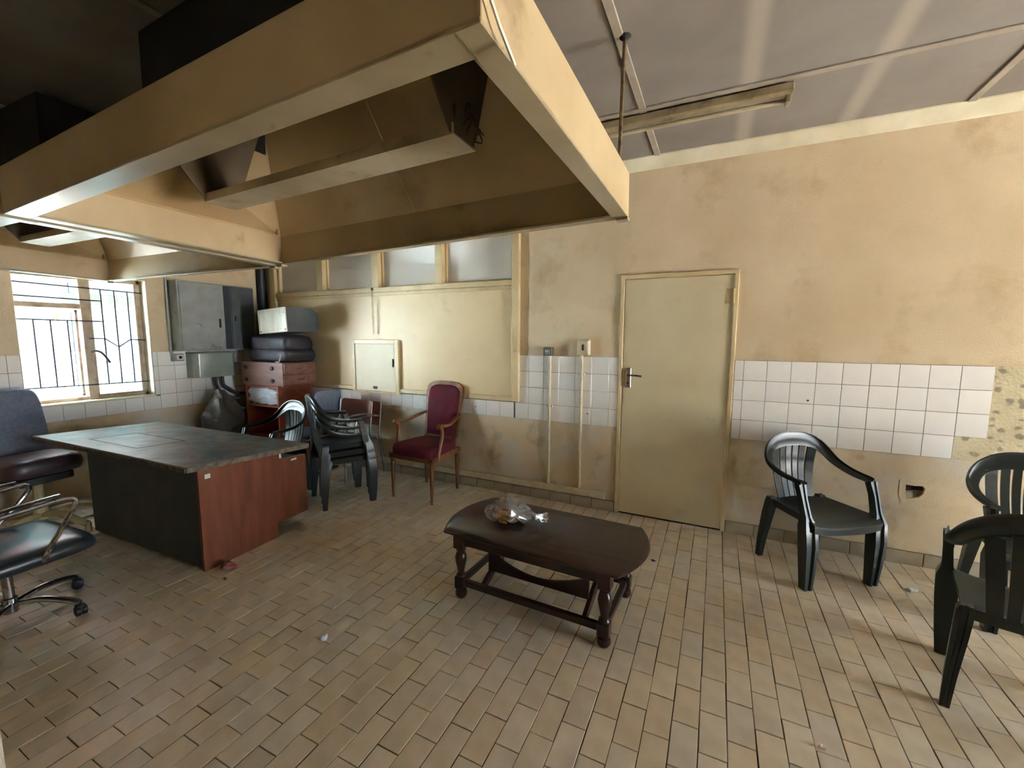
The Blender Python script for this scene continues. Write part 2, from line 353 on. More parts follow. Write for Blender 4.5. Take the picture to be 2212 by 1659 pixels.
    def build(self, name, material, parent=None, loc=(0, 0, 0), rot=(0, 0, 0), smooth=False, ang=40, recalc=True):
        me = bpy.data.meshes.new(name); me.from_pydata(self.v, [], self.f); me.update()
        if recalc:
            bm = bmesh.new(); bm.from_mesh(me); bmesh.ops.recalc_face_normals(bm, faces=bm.faces); bm.to_mesh(me); bm.free()
        if smooth:
            me.shade_smooth(); me.set_sharp_from_angle(angle=math.radians(ang))
        me.materials.append(M[material] if isinstance(material, str) else material)
        return link(name, me, parent, loc, rot)
def link(name, me, parent=None, loc=(0, 0, 0), rot=(0, 0, 0)):
    o = bpy.data.objects.new(name, me); COL.objects.link(o); o.location = loc; o.rotation_euler = rot
    if parent is not None: o.parent = parent
    return o
def tag(o, label, cat, group=None):
    o['label'] = label; o['category'] = cat
    if group: o['group'] = group
    return o
def struct(o, label=None):
    o['kind'] = 'structure'
    if label: o['label'] = label
    return o
def thing(name, label, cat, loc=(0, 0, 0), rotz=0.0, group=None):
    o = link(name, None, None, loc, (0, 0, rotz)); o.empty_display_size = 0.1
    return tag(o, label, cat, group)
def copy_tree(o, parent=None):
    c = o.copy(); COL.objects.link(c); c.parent = parent
    for ch in list(o.children): copy_tree(ch, c)
    return c
def cat_rom(pts, n=6):
    P = [Vector(p) for p in pts]; out = []
    for i in range(len(P) - 1):
        a = P[max(i - 1, 0)]; b = P[i]; c = P[i + 1]; d = P[min(i + 2, len(P) - 1)]
        for k in range(n):
            t = k / n
            out.append(0.5 * ((2 * b) + (c - a) * t + (2 * a - 5 * b + 4 * c - d) * t * t + (3 * b - a - 3 * c + d) * t ** 3))
    out.append(P[-1]); return out
def cloud(mb_pts, amp, freq, seed):
    o = Vector((seed * 3.1, seed * 1.7, seed))
    return [tuple(Vector(p) + Vector(noise.noise_vector(Vector(p) * freq + o)) * amp) for p in mb_pts]

# ================================================================== STRUCTURE
XL, XR, YB, YF, ZC = -4.614, 5.0, 0.0, -6.0, 2.95
T = 0.1525; ZT = 1.371
# ---- floor
fl = struct(MB().box(XL - .25, XR + .2, YF - .2, 0.2, -0.12, -0.004).build('floor', 'fgrout'), 'buff brick-bond quarry tile floor with dark joints')
def tile_mesh(name, lx, ly, h, b, material, z0=0.0):
    mb = MB()
    x, y = lx / 2, ly / 2
    bot = [(-x, -y, z0), (x, -y, z0), (x, y, z0), (-x, y, z0)]
    mid = [(-x, -y, h - b), (x, -y, h - b), (x, y, h - b), (-x, y, h - b)]
    tp = [(-x + b, -y + b, h), (x - b, -y + b, h), (x - b, y - b, h), (-x + b, y - b, h)]
    mb.loft([bot, mid, tp], True, False); mb.f.append((8, 9, 10, 11))
    me = bpy.data.meshes.new(name); me.from_pydata(mb.v, [], mb.f); me.update(); me.materials.append(M[material]); return me, mb
fme, fmb = tile_mesh('floor_tile', 0.0968, 0.1968, 0.0, 0.0016, 'ftile', -0.006)
def px(p):
    d = Vector(p) - CAM; z = d.dot(fw)
    if z <= 0.05: return None
    return (1106 + FPX * d.dot(r2) / z, 829.5 - FPX * d.dot(u2) / z)
cells = []
k = 0
x = 0.062 - 0.1 * 48
while x < XR - .05:
    i = round((x - 0.062) / 0.1)
    ph = -0.082 if i % 2 else -0.182
    y = ph - 0.2 * 30
    while y < 0.0:
        y0, y1 = y, min(y + 0.2, -0.004)
        if y1 - y0 > 0.03 and x > XL - 0.05 and y0 > YF: cells.append((x, y0, y1))
        y += 0.2
    x += 0.1
def vis_area(c):
    q = [px((c[0] + a, b, 0)) for a, b in ((0, c[1]), (.1, c[1]), (.1, c[2]), (0, c[2]))]
    if None in q: return 0
    q = [(min(max(a, 0), 2212), min(max(b, 0), 1659)) for a, b in q]
    return abs(sum(q[i][0] * q[(i + 1) % 4][1] - q[(i + 1) % 4][0] * q[i][1] for i in range(4))) / 2
cells.sort(key=lambda c: -vis_area(c))
rest = MB(); n_single = 0
for c in cells:
    cx, cyy = c[0] + .05, (c[1] + c[2]) / 2
    jz = random.uniform(-0.0012, 0.0010); jx = random.uniform(-.0012, .0012)
    if n_single < 300 and c[2] - c[1] > 0.199:
        o = link('floor_tile', fme, fl, (cx + jx, cyy, jz), (0, 0, random.uniform(-.006, .006))); n_single += 1
    else:
        s = len(rest.v); sc = (c[2] - c[1]) / 0.2
        rest.v += [(vx + cx + jx, vy * sc + cyy, vz + jz) for vx, vy, vz in fmb.v]; rest.f += [tuple(s + q for q in f) for f in fmb.f]
ro = rest.build('floor_tile_field', 'ftile', fl, recalc=False); ro['kind'] = 'stuff'

# ---- ceiling
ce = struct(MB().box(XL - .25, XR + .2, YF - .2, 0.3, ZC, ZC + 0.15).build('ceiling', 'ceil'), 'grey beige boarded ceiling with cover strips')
for xx in (0.26, 2.04, -1.54, -3.3):
    MB().box(xx - .022, xx + .022, YF, -0.06, ZC - .010, ZC, .003).build('cover_strip', 'ceil_strip', ce)
for yy in (-0.80, -2.0, -3.2, -4.4):
    MB().box(XL, XR, yy - .02, yy + .02, ZC - .012, ZC, .003).build('cover_strip', 'ceil_strip', ce)
prof = [(0, 0), (-.075, 0), (-.075, -.008), (-.058, -.014), (-.032, -.035), (-.016, -.062), (-.010, -.078), (0, -.082)]
cor = MB(); cor.prism([(a - 0.0, ZC + b) for a, b in prof], XL, XR, 'x')
struct(cor.build('trim_1', 'cornice', smooth=True, ang=50), 'cream cove cornice along the back wall')

# ---- walls with openings
def wall(name, axis, a0, a1, z0, z1, t0, t1, holes, material='paint'):
    A = sorted(set([a0, a1] + [h[0] for h in holes] + [h[1] for h in holes])); Z = sorted(set([z0, z1] + [h[2] for h in holes] + [h[3] for h in holes]))
    def solid(i, j):
        if i < 0 or j < 0 or i >= len(A) - 1 or j >= len(Z) - 1: return False
        ca, cz = (A[i] + A[i + 1]) / 2, (Z[j] + Z[j + 1]) / 2
        return not any(h[0] < ca < h[1] and h[2] < cz < h[3] for h in holes)
    def P(a, t, z): return (a, t, z) if axis == 'x' else (t, a, z)
    mb = MB()
    for i in range(len(A) - 1):
        for j in range(len(Z) - 1):
            if not solid(i, j): continue
            p, q, lo, hi = A[i], A[i + 1], Z[j], Z[j + 1]
            mb.quad(P(p, t0, lo), P(q, t0, lo), P(q, t0, hi), P(p, t0, hi)); mb.quad(P(p, t1, lo), P(p, t1, hi), P(q, t1, hi), P(q, t1, lo))
            if not solid(i - 1, j): mb.quad(P(p, t0, lo), P(p, t0, hi), P(p, t1, hi), P(p, t1, lo))
            if not solid(i + 1, j): mb.quad(P(q, t0, lo), P(q, t1, lo), P(q, t1, hi), P(q, t0, hi))
            if not solid(i, j - 1): mb.quad(P(p, t0, lo), P(p, t1, lo), P(q, t1, lo), P(q, t0, lo))
            if not solid(i, j + 1): mb.quad(P(p, t0, hi), P(q, t0, hi), P(q, t1, hi), P(p, t1, hi))
    o = mb.build(name, material, recalc=False)
    bm = bmesh.new(); bm.from_mesh(o.data); bmesh.ops.remove_doubles(bm, verts=bm.verts, dist=1e-5); bmesh.ops.recalc_face_normals(bm, faces=bm.faces); bm.to_mesh(o.data); bm.free()
    return struct(o)
W1 = (-2.225, -1.284, 0.905, 2.105)      # window in the left wall (y0,y1,z0,z1)
W3 = (-2.5, -0.8, -0.004, 2.10)          # open double doorway in the right wall, outside the frame
TR = (-4.30, -0.99, 2.085, 2.62)         # glazed transom opening in the back wall
wb = wall('wall_back', 'x', XL - .25, XR + .2, -0.12, ZC, 0.0, 0.20, [(0.03, 0.85, -0.004, 2.02), TR, (1.945, 2.060, 0.452, 0.566)])
wl = wall('wall_left', 'y', YF - .2, 0.0, -0.12, ZC, XL, XL - .23, [W1])
wr = wall('wall_right', 'y', YF - .2, 0.0, -0.12, ZC, XR, XR + .2, [W3])
wf = wall('wall_front', 'x', XL - .25, XR + .2, -0.12, ZC, YF, YF - .2, [])
wb['label'] = 'cream back wall with a band of white tiles and a door'; wl['label'] = 'cream window wall with a band of white tiles'
portal((XL - .24, (W1[0] + W1[1]) / 2, 1.5), (1, 0, 0), 1.2, .95)
portal((XR + .21, (W3[0] + W3[1]) / 2, 1.05), (-1, 0, 0), 2.1, 1.7)


# ---- wall tiles, each its own piece
tme_cache = {}
def wtile(parent, plane, a, z, la, lz):
    """plane 'b' back wall (a = x), 'l' left wall (a = y); a,z = centre"""
    key = (round(la, 3), round(lz, 3))
    if key not in tme_cache: tme_cache[key] = tile_mesh('wall_tile', la - .0028, lz - .0028, 0.008, 0.0012, 'tile')[0]
    if plane == 'b': return link('wall_tile', tme_cache[key], parent, (a, 0, z), (PI / 2, 0, random.uniform(-.002, .002)))
    o = link('wall_tile', tme_cache[key], parent, (XL, a, z)); o.rotation_euler = Matrix(((0, 0, 1), (1, 0, 0), (0, 1, 0))).to_euler(); return o
# grout beds
MB().box(-0.978, 0.0, -.0045, 0, ZT - 4 * T, ZT).build('grout_bed', 'grout', wb)
MB().box(-4.61, -0.978, -.0045, 0, ZT - 4 * T, ZT - 3 * T + .004).build('grout_bed', 'grout', wb)
MB().box(0.878, 2.312, -.0045, 0, ZT - 3 * T, ZT).box(0.878, 2.162, -.0045, 0, ZT - 4 * T, ZT - 3 * T).build('grout_bed', 'grout', wb)
xj = -0.841
for r in range(4):
    z = ZT - (r + .5) * T
    xs = [-0.978] + [xj + T * i for i in range(6)] + [-0.002]
    for p, q in zip(xs, xs[1:]): wtile(wb, 'b', (p + q) / 2, z, q - p, T)
z = ZT - 3.5 * T
x0 = xj - T
while x0 > -4.6:
    p = max(x0 - T, -4.61)
    q = x0 if x0 < -0.99 else -0.979
    if q - p > 0.02: wtile(wb, 'b', (p + q) / 2, z, q - p, T)
    x0 -= T
for r in range(4):
    z = ZT - (r + .5) * T
    xs = [0.880] + [0.942 + T * i for i in range(10 if r < 3 else 9)]
    for p, q in zip(xs, xs[1:]): wtile(wb, 'b', (p + q) / 2, z, q - p, T)
# left wall
for (y0, y1, za, zb) in ((-1.284, -0.0, ZT - 4 * T, ZT), (-3.0, W1[0], ZT - 4 * T, ZT), (W1[0], W1[1], ZT - 4 * T, 0.905)):
    MB().box(XL, XL + .0045, y0, y1, za, zb).build('grout_bed', 'grout', wl)
yj = [-1.086 + T * i for i in range(-13, 8)]
for r in range(4):
    z = ZT - (r + .5) * T
    for p, q in zip(yj, yj[1:]):
        p2, q2 = p, min(q, -0.002)
        if r < 3:
            if q2 <= W1[1] and p2 >= W1[0]: continue
            if p2 < W1[1] < q2: p2 = W1[1] + .002
            if p2 < W1[0] < q2: q2 = W1[0] - .002
        lz = T; zz = z
        if r == 3 and q2 > W1[0] and p2 < W1[1] : lz = T - .012; zz = z - .006
        if q2 - p2 > .02: wtile(wl, 'l', (p2 + q2) / 2, zz, q2 - p2, lz)
# bare adhesive where tiles are missing
MB().box(2.3135, 3.5, -.005, 0, ZT - 3 * T, ZT).box(2.164, 3.5, -.004, 0, ZT - 4 * T, ZT - 3 * T).build('adhesive_patch', 'adh', wb)
for xx, zz in ((1.362, 1.092), (-.262, .862), (-1.420, .838)): MB().lathe([(.007, -.0095), (.006, -.012)], (xx, 0, zz), 8, 'y').build('screw_hole', 'black', wb)
# hole broken into the wall
ring_o = [(1.90, .40), (2.10, .40), (2.10, .61), (1.90, .61)]
hole = [(1.958, .447), (2.000, .462), (2.036, .474), (2.052, .500), (2.062, .548), (2.045, .566), (1.998, .561), (1.946, .563), (1.947, .530), (1.952, .49)]
rg_ = MB(); o_, i_ = [], []
for hx, hz in hole:
    dx, dz = hx - 2.003, hz - .508; k_ = max(abs(dx) / .082, abs(dz) / .082); o_.append((2.003 + dx / k_, .508 + dz / k_)); i_.append((hx, hz))
rg_.v = [(a, -.003, b) for a, b in o_] + [(2.003 + (a - 2.003) * .88, -.003, .508 + (b - .508) * .86) for a, b in i_] + [(2.003 + (a - 2.003) * .84, .014, .508 + (b - .508) * .82) for a, b in i_] + [(a, .0, b) for a, b in o_]
n_ = len(hole)
for i in range(n_):
    j = (i + 1) % n_; rg_.f += [(i, j, n_ + j, n_ + i), (n_ + i, n_ + j, 2 * n_ + j, 2 * n_ + i), (j, i, 3 * n_ + i, 3 * n_ + j)]
rg_.build('hole_edge', 'paint', wb)
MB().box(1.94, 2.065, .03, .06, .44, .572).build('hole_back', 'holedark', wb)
MB().quad((1.945, .001, .448), (2.062, .001, .448), (2.060, .05, .565), (1.947, .05, .535)).quad((1.945, .03, .448), (1.947, .052, .535), (2.06, .052, .565), (2.062, .03, .448)).build('broken_plaster', 'plaster', wb)
# ---- skirting tiles
bb = struct(MB().box(XL, 0.0, -.010, 0, 0, .093).box(.876, XR, -.010, 0, 0, .093).build('baseboard_back', 'grout'), 'row of skirting tiles at the foot of the back wall')
sk_me = {}
def sk(p, q):
    key = round(q - p, 3)
    if key not in sk_me: sk_me[key] = tile_mesh('skirting_tile', q - p - .003, .092, .016, .003, 'skirt')[0]
    link('skirting_tile', sk_me[key], bb, ((p + q) / 2, 0, .047), (PI / 2, 0, 0))
xx = 0.88
while xx < 4.8: sk(xx, xx + .2); xx += .2
xx = -0.004
while xx > -4.55: sk(xx - .2, xx); xx -= .2

# ---- window in the left wall
XF = -4.750
def window(name, label, y0, y1, z0, z1, grille):
    wo = struct(link(name, None), label); wo.empty_display_size = .1
    # plastered reveal lining and sill
    MB().box(XL - .225, XL + .002, y1 - .004, y1 + .0, z0, z1).box(XL - .225, XL + .002, y0, y0 + .004, z0, z1).box(XL - .225, XL, y0, y1, z1 - .004, z1).build('reveal_lining', 'reveal', wo)
    MB().box(XL - .225, XL + .010, y0 + .001, y1 + .008, z0 - .004, z0 + .014, .003).build('window_sill', 'reveal', wo)
    f = MB(); d0, d1 = XF - .018, XF + .018
    a, b, c, d = y0 + .004, y1 - .004, z0 + .014, z1 - .004
    f.box(d0, d1, a, a + .03, c, d, .003).box(d0, d1, b - .03, b, c, d, .003).box(d0, d1, a, b, c, c + .03, .003).box(d0, d1, a, b, d - .035, d, .003)
    f.build('window_frame', 'winframe', wo)
    if not grille:
        MB().box(XF - .003, XF + .003, a + .02, b - .02, c + .02, d - .02).build('pane', 'pane', wo)
        MB().box(d0, d1, (a + b) / 2 - .03, (a + b) / 2 + .03, c, d, .003).build('mullion', 'winframe', wo)
        return wo
    MB().box(d0 - .004, d1 + .01, -1.768, -1.700, c, d, .004).build('mullion', 'winframe', wo)
    MB().box(d0 - .004, d1 + .006, a, -1.76, 1.790, 1.835, .004).build('transom_bar', 'winframe', wo)
    # opened left casement seen edge on, closed right casement
    MB().box(XF - .010, XF + .012, -1.70, -1.682, c + .02, d - .03, .002).box(XF - .010, XF + .012, b - .048, b - .03, c + .02, d - .03, .002).box(XF - .01, XF + .012, -1.7, b - .03, c + .02, c + .042, .002).build('casement_frame', 'winframe', wo)
    MB().box(XF - .002, XF + .002, -1.684, b - .045, c + .03, d - .03).build('pane', 'pane', wo)
    MB().box(XF - .002, XF + .002, a + .02, -1.765, 1.83, d - .03).build('pane', 'pane', wo)
    MB().box(XF - .44, XF - .42, -1.80, -1.78, c + .04, 1.78, .002).box(XF - .03, XF - .01, -1.80, -1.78, c + .04, 1.78, .002).box(XF - .44, XF - .01, -1.80, -1.78, c + .04, c + .06, .002).box(XF - .44, XF - .01, -1.80, -1.78, 1.76, 1.78, .002).build('open_casement', 'winframe', wo)
    MB().tube(cat_rom([(XF + .03, -1.72, 1.38), (XF + .05, -1.70, 1.39), (XF + .055, -1.66, 1.375), (XF + .06, -1.63, 1.33), (XF + .06, -1.60, 1.27)], 4), .010, 8).build('window_handle', 'darkmetal', wo, smooth=True)
    G = -4.700; R = .0065
    def bar(*pts): MB().tube([(G, p, q) for p, q in pts], R, 6).build('grille_bar', 'bars', wo, smooth=True)
    bar((y0, 2.00), (y1, 1.977)); bar((y0, 1.883), (-1.613, 1.873)); bar((y0, 1.680), (-1.613, 1.675)); bar((y0, 1.070), (y1, 1.058))
    bar((-1.735, 1.511), (-1.617, 1.509), (-1.515, 1.425), (-1.415, 1.500), (y1, 1.492))
    for yy in (-2.098, -1.990, -1.877): bar((yy, 1.678), (yy, 1.068))
    for yy in (-1.620, -1.516, -1.410): bar((yy, 1.985), (yy, 1.062))
    return wo
window('window_1', 'steel casement window with burglar bars in the left wall', *W1, True)
d2_ = struct(link('door_2', None), 'open double doorway in the right wall'); d2_.empty_display_size = .1
for p, q in ((W3[0], W3[0] + .05), (W3[1] - .05, W3[1])): MB().box(XR + .02, XR + .16, p, q, 0, 2.10, .004).build('door_frame', 'frame', d2_)
MB().box(XR + .02, XR + .16, W3[0], W3[1], 2.05, 2.10, .004).build('door_frame', 'frame', d2_)
for p in (W3[0] + .01, W3[1] - .05): MB().box(XR + .21, XR + 1.0, p, p + .04, 0.01, 2.04, .003).build('door_leaf', 'door', d2_)

# ---- door
dr = struct(link('door_1', None), 'plain cream flush door with a lever handle'); dr.empty_display_size = .1
MB().box(0.0, 0.032, -.018, .12, 0, 2.055, .004).build('door_frame', 'frame', dr)
MB().box(0.846, 0.877, -.018, .12, 0, 2.055, .004).build('door_frame', 'frame', dr)
MB().box(0.0, 0.877, -.019, .12, 2.022, 2.056, .004).build('door_frame', 'frame', dr)
MB().box(0.036, 0.842, -.004, .036, .010, 2.016, .002).build('door_leaf', 'door', dr)
for zz in (1.855, .29): MB().lathe([(.009, zz - .055), (.009, zz + .055)], (.845, -.016, 0), 8).box(.80, .845, -.007, -.003, zz - .055, zz + .055).build('hinge', 'frame', dr)
hd = MB().box(.062, .106, -.012, -.004, 1.115, 1.285, .003).build('handle_plate', 'chrome', dr)
MB().tube(cat_rom([(.084, -.010, 1.225), (.084, -.05, 1.225), (.10, -.058, 1.225), (.15, -.058, 1.224), (.200, -.055, 1.220)], 4), .0085, 8).build('lever', 'chrome', hd, smooth=True)
MB().box(.079, .089, -.0135, -.011, 1.145, 1.165).build('keyhole', 'black', hd)
MB().box(.031, .037, -.0195, -.017, 1.13, 1.28).build('strike_plate', 'rod', dr)

# ---- boarded hatch with glazed transom lights
tw = struct(link('window_4', None), 'boarded serving hatch with four frosted transom panes'); tw.empty_display_size = .1
MB().box(-4.40, -.965, -.014, .0, .930, 2.060).build('hatch_board', 'board', tw)
MB().box(-1.005, -.930, -.045, .0, .925, 2.66, .004).build('frame_stile', 'frame', tw)
MB().box(-4.43, -4.335, -.045, .0, .925, 2.66, .004).build('frame_stile', 'frame', tw)
MB().box(-4.335, -1.005, -.034, .0, .925, .968, .004).build('bottom_rail', 'frame', tw)
MB().box(-4.335, -1.005, -.040, .14, 2.022, 2.075, .004).build('transom_rail', 'frame', tw)
MB().box(-4.335, -1.005, -.028, -.012, 1.985, 2.020, .003).build('bead', 'frame', tw)
MB().box(-4.335, -1.005, -.040, .14, 2.60, 2.66, .004).build('top_rail', 'frame', tw)
for a, b in ((-3.585, -3.480), (-2.722, -2.630), (-1.870, -1.785)): MB().box(a, b, -.042, .12, 2.075, 2.60, .004).build('mullion', 'frame', tw)
for a, b in ((-4.335, -3.585), (-3.480, -2.722), (-2.630, -1.870), (-1.785, -1.005)):
    MB().box(a, b, .040, .046, 2.075, 2.60).build('pane', 'frost', tw)
    MB().box(a, a + .02, .015, .040, 2.075, 2.6).box(b - .02, b, .015, .04, 2.075, 2.6).box(a, b, .015, .04, 2.075, 2.092).build('glazing_bead', 'frame', tw)
co = MB().box(-2.722, -2.700, -.056, -.04, 2.045, 2.075, .002).build('cord_pulley', 'darkmetal', tw)
MB().tube([(-2.716, -.050, 2.05), (-2.718, -.048, 1.8), (-2.713, -.046, 1.56)], .003, 5).tube([(-2.702, -.050, 2.05), (-2.698, -.048, 1.8), (-2.700, -.046, 1.56)], .003, 5).build('pull_cord', 'rod', co)
# adjoining room behind the panes
struct(MB().box(-5.0, 1.4, 3.2, 3.3, -.1, 3.1).box(-5.1, -5.0, .2, 3.3, -.1, 3.1).box(1.4, 1.5, .2, 3.3, -.1, 3.1).box(-5.1, 1.5, .2, 3.3, 3.0, 3.1).box(-5.1, 1.5, .2, 3.3, -.12, -.02).build('wall_beyond', 'beyond'), 'walls of the room behind the frosted panes')
ltb = tag(MB().box(-4.0, -3.0, 2.1, 2.35, 2.90, 2.999, .01).build('ceiling_lamp', emit('lit lamp', (0.66, 0.83, 1.0), 5.0)), 'lit lamp on the ceiling beyond the frosted panes', 'lamp')

# ---- pillar whose edge just enters the frame at the left
struct(MB().box(-1.02, -.90, -3.50, -3.343, 0, ZC, .006).build('wall_pillar', 'paint'), 'cream plastered pillar at the lower left edge')

# ================================================================== HOODS
def hood(label, o, ux, uy, wlen, dlen, hf, plenum, rods):
    """o = back right bottom corner, ux = unit vector to the left, uy = unit vector towards the viewer"""
    ux = Vector(ux).normalized(); uy = Vector(uy).normalized(); uz = -ux.cross(uy).normalized()
    if uz.z < 0: uz = -uz
    h = thing('extractor_hood', label, 'hood'); h.location = o
    Rm = Matrix((ux, uy, uz)).transposed()
    L = lambda x, y, z: Rm @ Vector((x, y, z))
    def bx(name, x0, x1, y0, y1, z0, z1, ma, b=.002):
        return MB().box(x0, x1, y0, y1, z0, z1, b, M4=Rm.to_4x4()).build(name, ma, h)
    t = .012
    bx('fascia', 0, t, 0, dlen, 0, hf, 'hood'); bx('fascia', wlen - t, wlen, 0, dlen, 0, hf, 'hood')
    bx('fascia', t, wlen - t, 0, t, 0, hf, 'hood'); bx('fascia', t, wlen - t, dlen - t, dlen, 0, hf, 'hood')
    wf_, ws, wbk = .085, .070, .045
    bx('bottom_flange', 0.001, wlen - .001, dlen - wf_, dlen + .001, -.006, .006, 'hood_rim'); bx('bottom_flange', 0, ws, wbk, dlen - wf_, -.005, .006, 'hood_rim')
    bx('bottom_flange', wlen - ws, wlen, wbk, dlen - wf_, -.005, .006, 'hood_rim'); bx('bottom_flange', 0.001, wlen - .001, -.004, wbk, -.007, .006, 'hood_rim')
    bx('corner_cleat', -.004, .05, -.006, .04, -.022, -.006, 'hood_rim'); bx('corner_cleat', wlen - .05, wlen + .004, -.006, .04, -.020, -.006, 'hood_rim')
    bx('corner_cleat', .0, .06, dlen - .12, dlen + .003, -.008, -.005, 'hood_rim')
    px0, px1, py0, py1, pz = plenum
    C0 = [(t, t, hf - .004), (wlen - t, t, hf - .004), (wlen - t, dlen - t, hf - .004), (t, dlen - t, hf - .004)]
    pzf = .42
    C1 = [(px0, py0, pz), (px1, py0, pz), (px1, py1, pzf), (px0, py1, pzf)]
    for i in range(4):
        j = (i + 1) % 4
        a, b, c, d = [Vector(q) for q in (C0[i], C0[j], C1[j], C1[i])]
        up_ = Vector((0, 0, .006))
        nseg = 2 if i in (0, 2) else 1
        for s in range(nseg):
            a2, b2 = a.lerp(b, s / nseg), a.lerp(b, (s + 1) / nseg); d2, c2 = d.lerp(c, s / nseg), d.lerp(c, (s + 1) / nseg)
            g = (b2 - a2).normalized() * (.002 if nseg > 1 else 0)
            Q = [a2 + g, b2 - g, c2 - g, d2 + g]
            MB().loft([[L(*q) for q in Q], [L(*(q + up_)) for q in Q]]).build('roof_panel', 'hood_in', h)
    # duct above the opening, blackened inside
    D = MB()
    D.box(px0, px0 + .01, py0, py1, pzf + .1, pz + .17, 0, Rm.to_4x4()).box(px1 - .01, px1, py0, py1, pzf + .1, pz + .17, 0, Rm.to_4x4()).box(px0, px1, py0, py0 + .01, pz, pz + .17, 0, Rm.to_4x4()).box(px0, px1, py1 - .01, py1, pzf, pz + .17, 0, Rm.to_4x4()).box(px0, px1, py0, py1, pz + .16, pz + .17, 0, Rm.to_4x4())
    D.build('duct', 'soot', h)
    # V plenum: end plates, gutter, top rails
    ym = .665; gw = .078; gz = .160
    for xx in (px0 + .01, px1 - .01):
        poly = [(ym - gw, gz), (ym + gw, gz), (py1 - .02, pzf + .002), (py0 + .02, pz + .002)]
        r0 = [L(xx - .004, a, z) for a, z in poly]; r1 = [L(xx + .004, a, z) for a, z in poly]
        MB().loft([r0, r1]).build('end_plate', 'plate', h)
    g = MB()
    for a, b, c, d in ((ym - gw, ym + gw, gz - .006, gz), (ym - gw, ym - gw + .006, gz, gz + .035), (ym + gw - .006, ym + gw, gz, gz + .035)):
        g.box(px0 + .0, px1 - .0, a, b, c, d, 0, Rm.to_4x4())
    g.build('gutter', 'gutter', h)
    for yy, zz in ((py0 + .012, pz), (py1 - .012, pzf)): bx('filter_rail', px0 + .015, px1 - .015, yy - .012, yy + .012, zz - .03, zz - .002, 'hood_in')
    for (xx, yy, tx, ty) in rods:
        p0 = L(xx, yy, hf); q0 = Vector((tx, ty, ZC)) - Vector(o)
        rd = MB().tube([p0, q0], .0085, 6).build('hanger_rod', 'rod', h, smooth=True)
        MB().lathe([(.03, ZC - .006 - o[2]), (.012, ZC - .022 - o[2])], (tx - o[0], ty - o[1], 0), 10).build('ceiling_rose', 'soot', rd)
    return h
H1 = (0.347, -1.589, 2.100)
ux1 = Vector((-2.125, -1.551, 2.055)) - Vector(H1); uy1 = Vector((.324, -2.927, 2.127)) - Vector(H1)
h1 = hood('large cream extractor hood nearest the camera, hung over the coffee table', H1, ux1, uy1, 2.473, 1.338, .195, (.47, 2.02, .40, .98, .665),
     [(.035, .06, .285, -1.50), (2.43, .06, -2.10, -1.62)])
cl = MB()
for k_ in range(6):
    a0 = Vector((-.47 + random.uniform(-.03, .03), -.66 + random.uniform(-.06, .06), .20 + random.uniform(-.02, .06)))
    cl.tube(cat_rom([a0] + [a0 + Vector((random.uniform(-.035, .035), random.uniform(-.03, .03), random.uniform(-.03, .05))) for q_ in range(3)], 4), .0025, 5)
gc = cl.build('grease_tangle', 'holedark', h1); gc['kind'] = 'stuff'
MB().tube([(-.010, -1.342, .20), (-.010, -1.342, .075), (-.004, -1.30, .030), (.0, -1.24, -.008)], .004, 5).build('loose_wire', 'white', h1)
H2 = (-2.150, -1.556, 2.047)
h2 = hood('second cream extractor hood near the barred window', H2, Vector((-4.477, -1.621, 2.050)) - Vector(H2), Vector((-.02, -1.35, .03)), 2.33, 1.338, .195, (.62, 1.75, .40, .98, .665),
     [(.06, .06, -2.2, -1.6), (2.27, .06, -4.4, -1.68)])

# ---- ceiling batten light
lt = thing('ceiling_light', 'dirty fluorescent batten fitting on the ceiling by the hood', 'light', (.44, -.735, ZC - .012))
MB().box(-.62, .62, -.035, .035, -.05, 0, .006).build('housing', 'batten', lt)
MB().lathe([(.013, -.585), (.013, .585)], (0, .045, -.062), 10, 'x').build('tube', 'tube_white', lt, smooth=True)
for s in (-1, 1): MB().box(s * .585, s * .61, .0, .065, -.09, -.005, .004).build('lamp_holder', 'batten', lt)

# ================================================================== THINGS ON THE WALLS
def conduit(x, ztop, zbot, r, label, name, clips):
    t = thing(name, label, 'conduit', (x, -.022, zbot))
    MB().lathe([(r, 0), (r, ztop - zbot)], (0, 0, 0), 10).build('pipe', 'conduit', t, smooth=True)
    MB().lathe([(r + .003, 0), (r + .003, .045)], (0, 0, 0), 10).build('coupling', 'conduit', t, smooth=True)
    for z in clips: MB().box(-.028, .028, .002, .020, z - zbot - .010, z - zbot + .010, .003).build('saddle_clip', 'conduit', t)
    return t
conduit(-.622, 1.372, .170, .013, 'thin cream conduit under the small grey socket box', 'wall_conduit', (.905,))
conduit(-.322, 1.382, .170, .014, 'cream conduit under the white isolator box beside the door', 'wall_conduit', (1.215, .50))
t = thing('socket_box', 'small grey metal socket box on top of the left conduit', 'socket', (-.630, -.009, 1.372))
MB().box(-.043, .043, -.055, .0, .0, .080, .006).build('box', 'switchgrey', t); MB().box(-.026, .024, -.058, -.054, .012, .056, .002).build('face_plate', 'greymetal', t); MB().box(-.022, .006, -.060, -.057, .036, .046, .001).build('switch', 'white', t)
t = thing('isolator_switch', 'cream isolator switch box with a black toggle by the door', 'switch', (-.304, -.001, 1.380))
MB().box(-.058, .058, -.045, .0, .0, .143, .012).build('box', 'conduit', t, smooth=True, ang=30); MB().box(-.042, .042, -.050, -.044, .018, .125, .004).build('cover', 'conduit', t); MB().box(-.011, .011, -.056, -.049, .045, .098, .003).build('toggle', 'black', t)
tk = tag(MB().box(-1.63, 1.40, -.028, .0, 0, .062, .004).build('cable_trunking', 'conduit'), 'cream rectangular cable trunking low along the back wall', 'trunking'); tk.location = (-1.48, -.0165, .108)
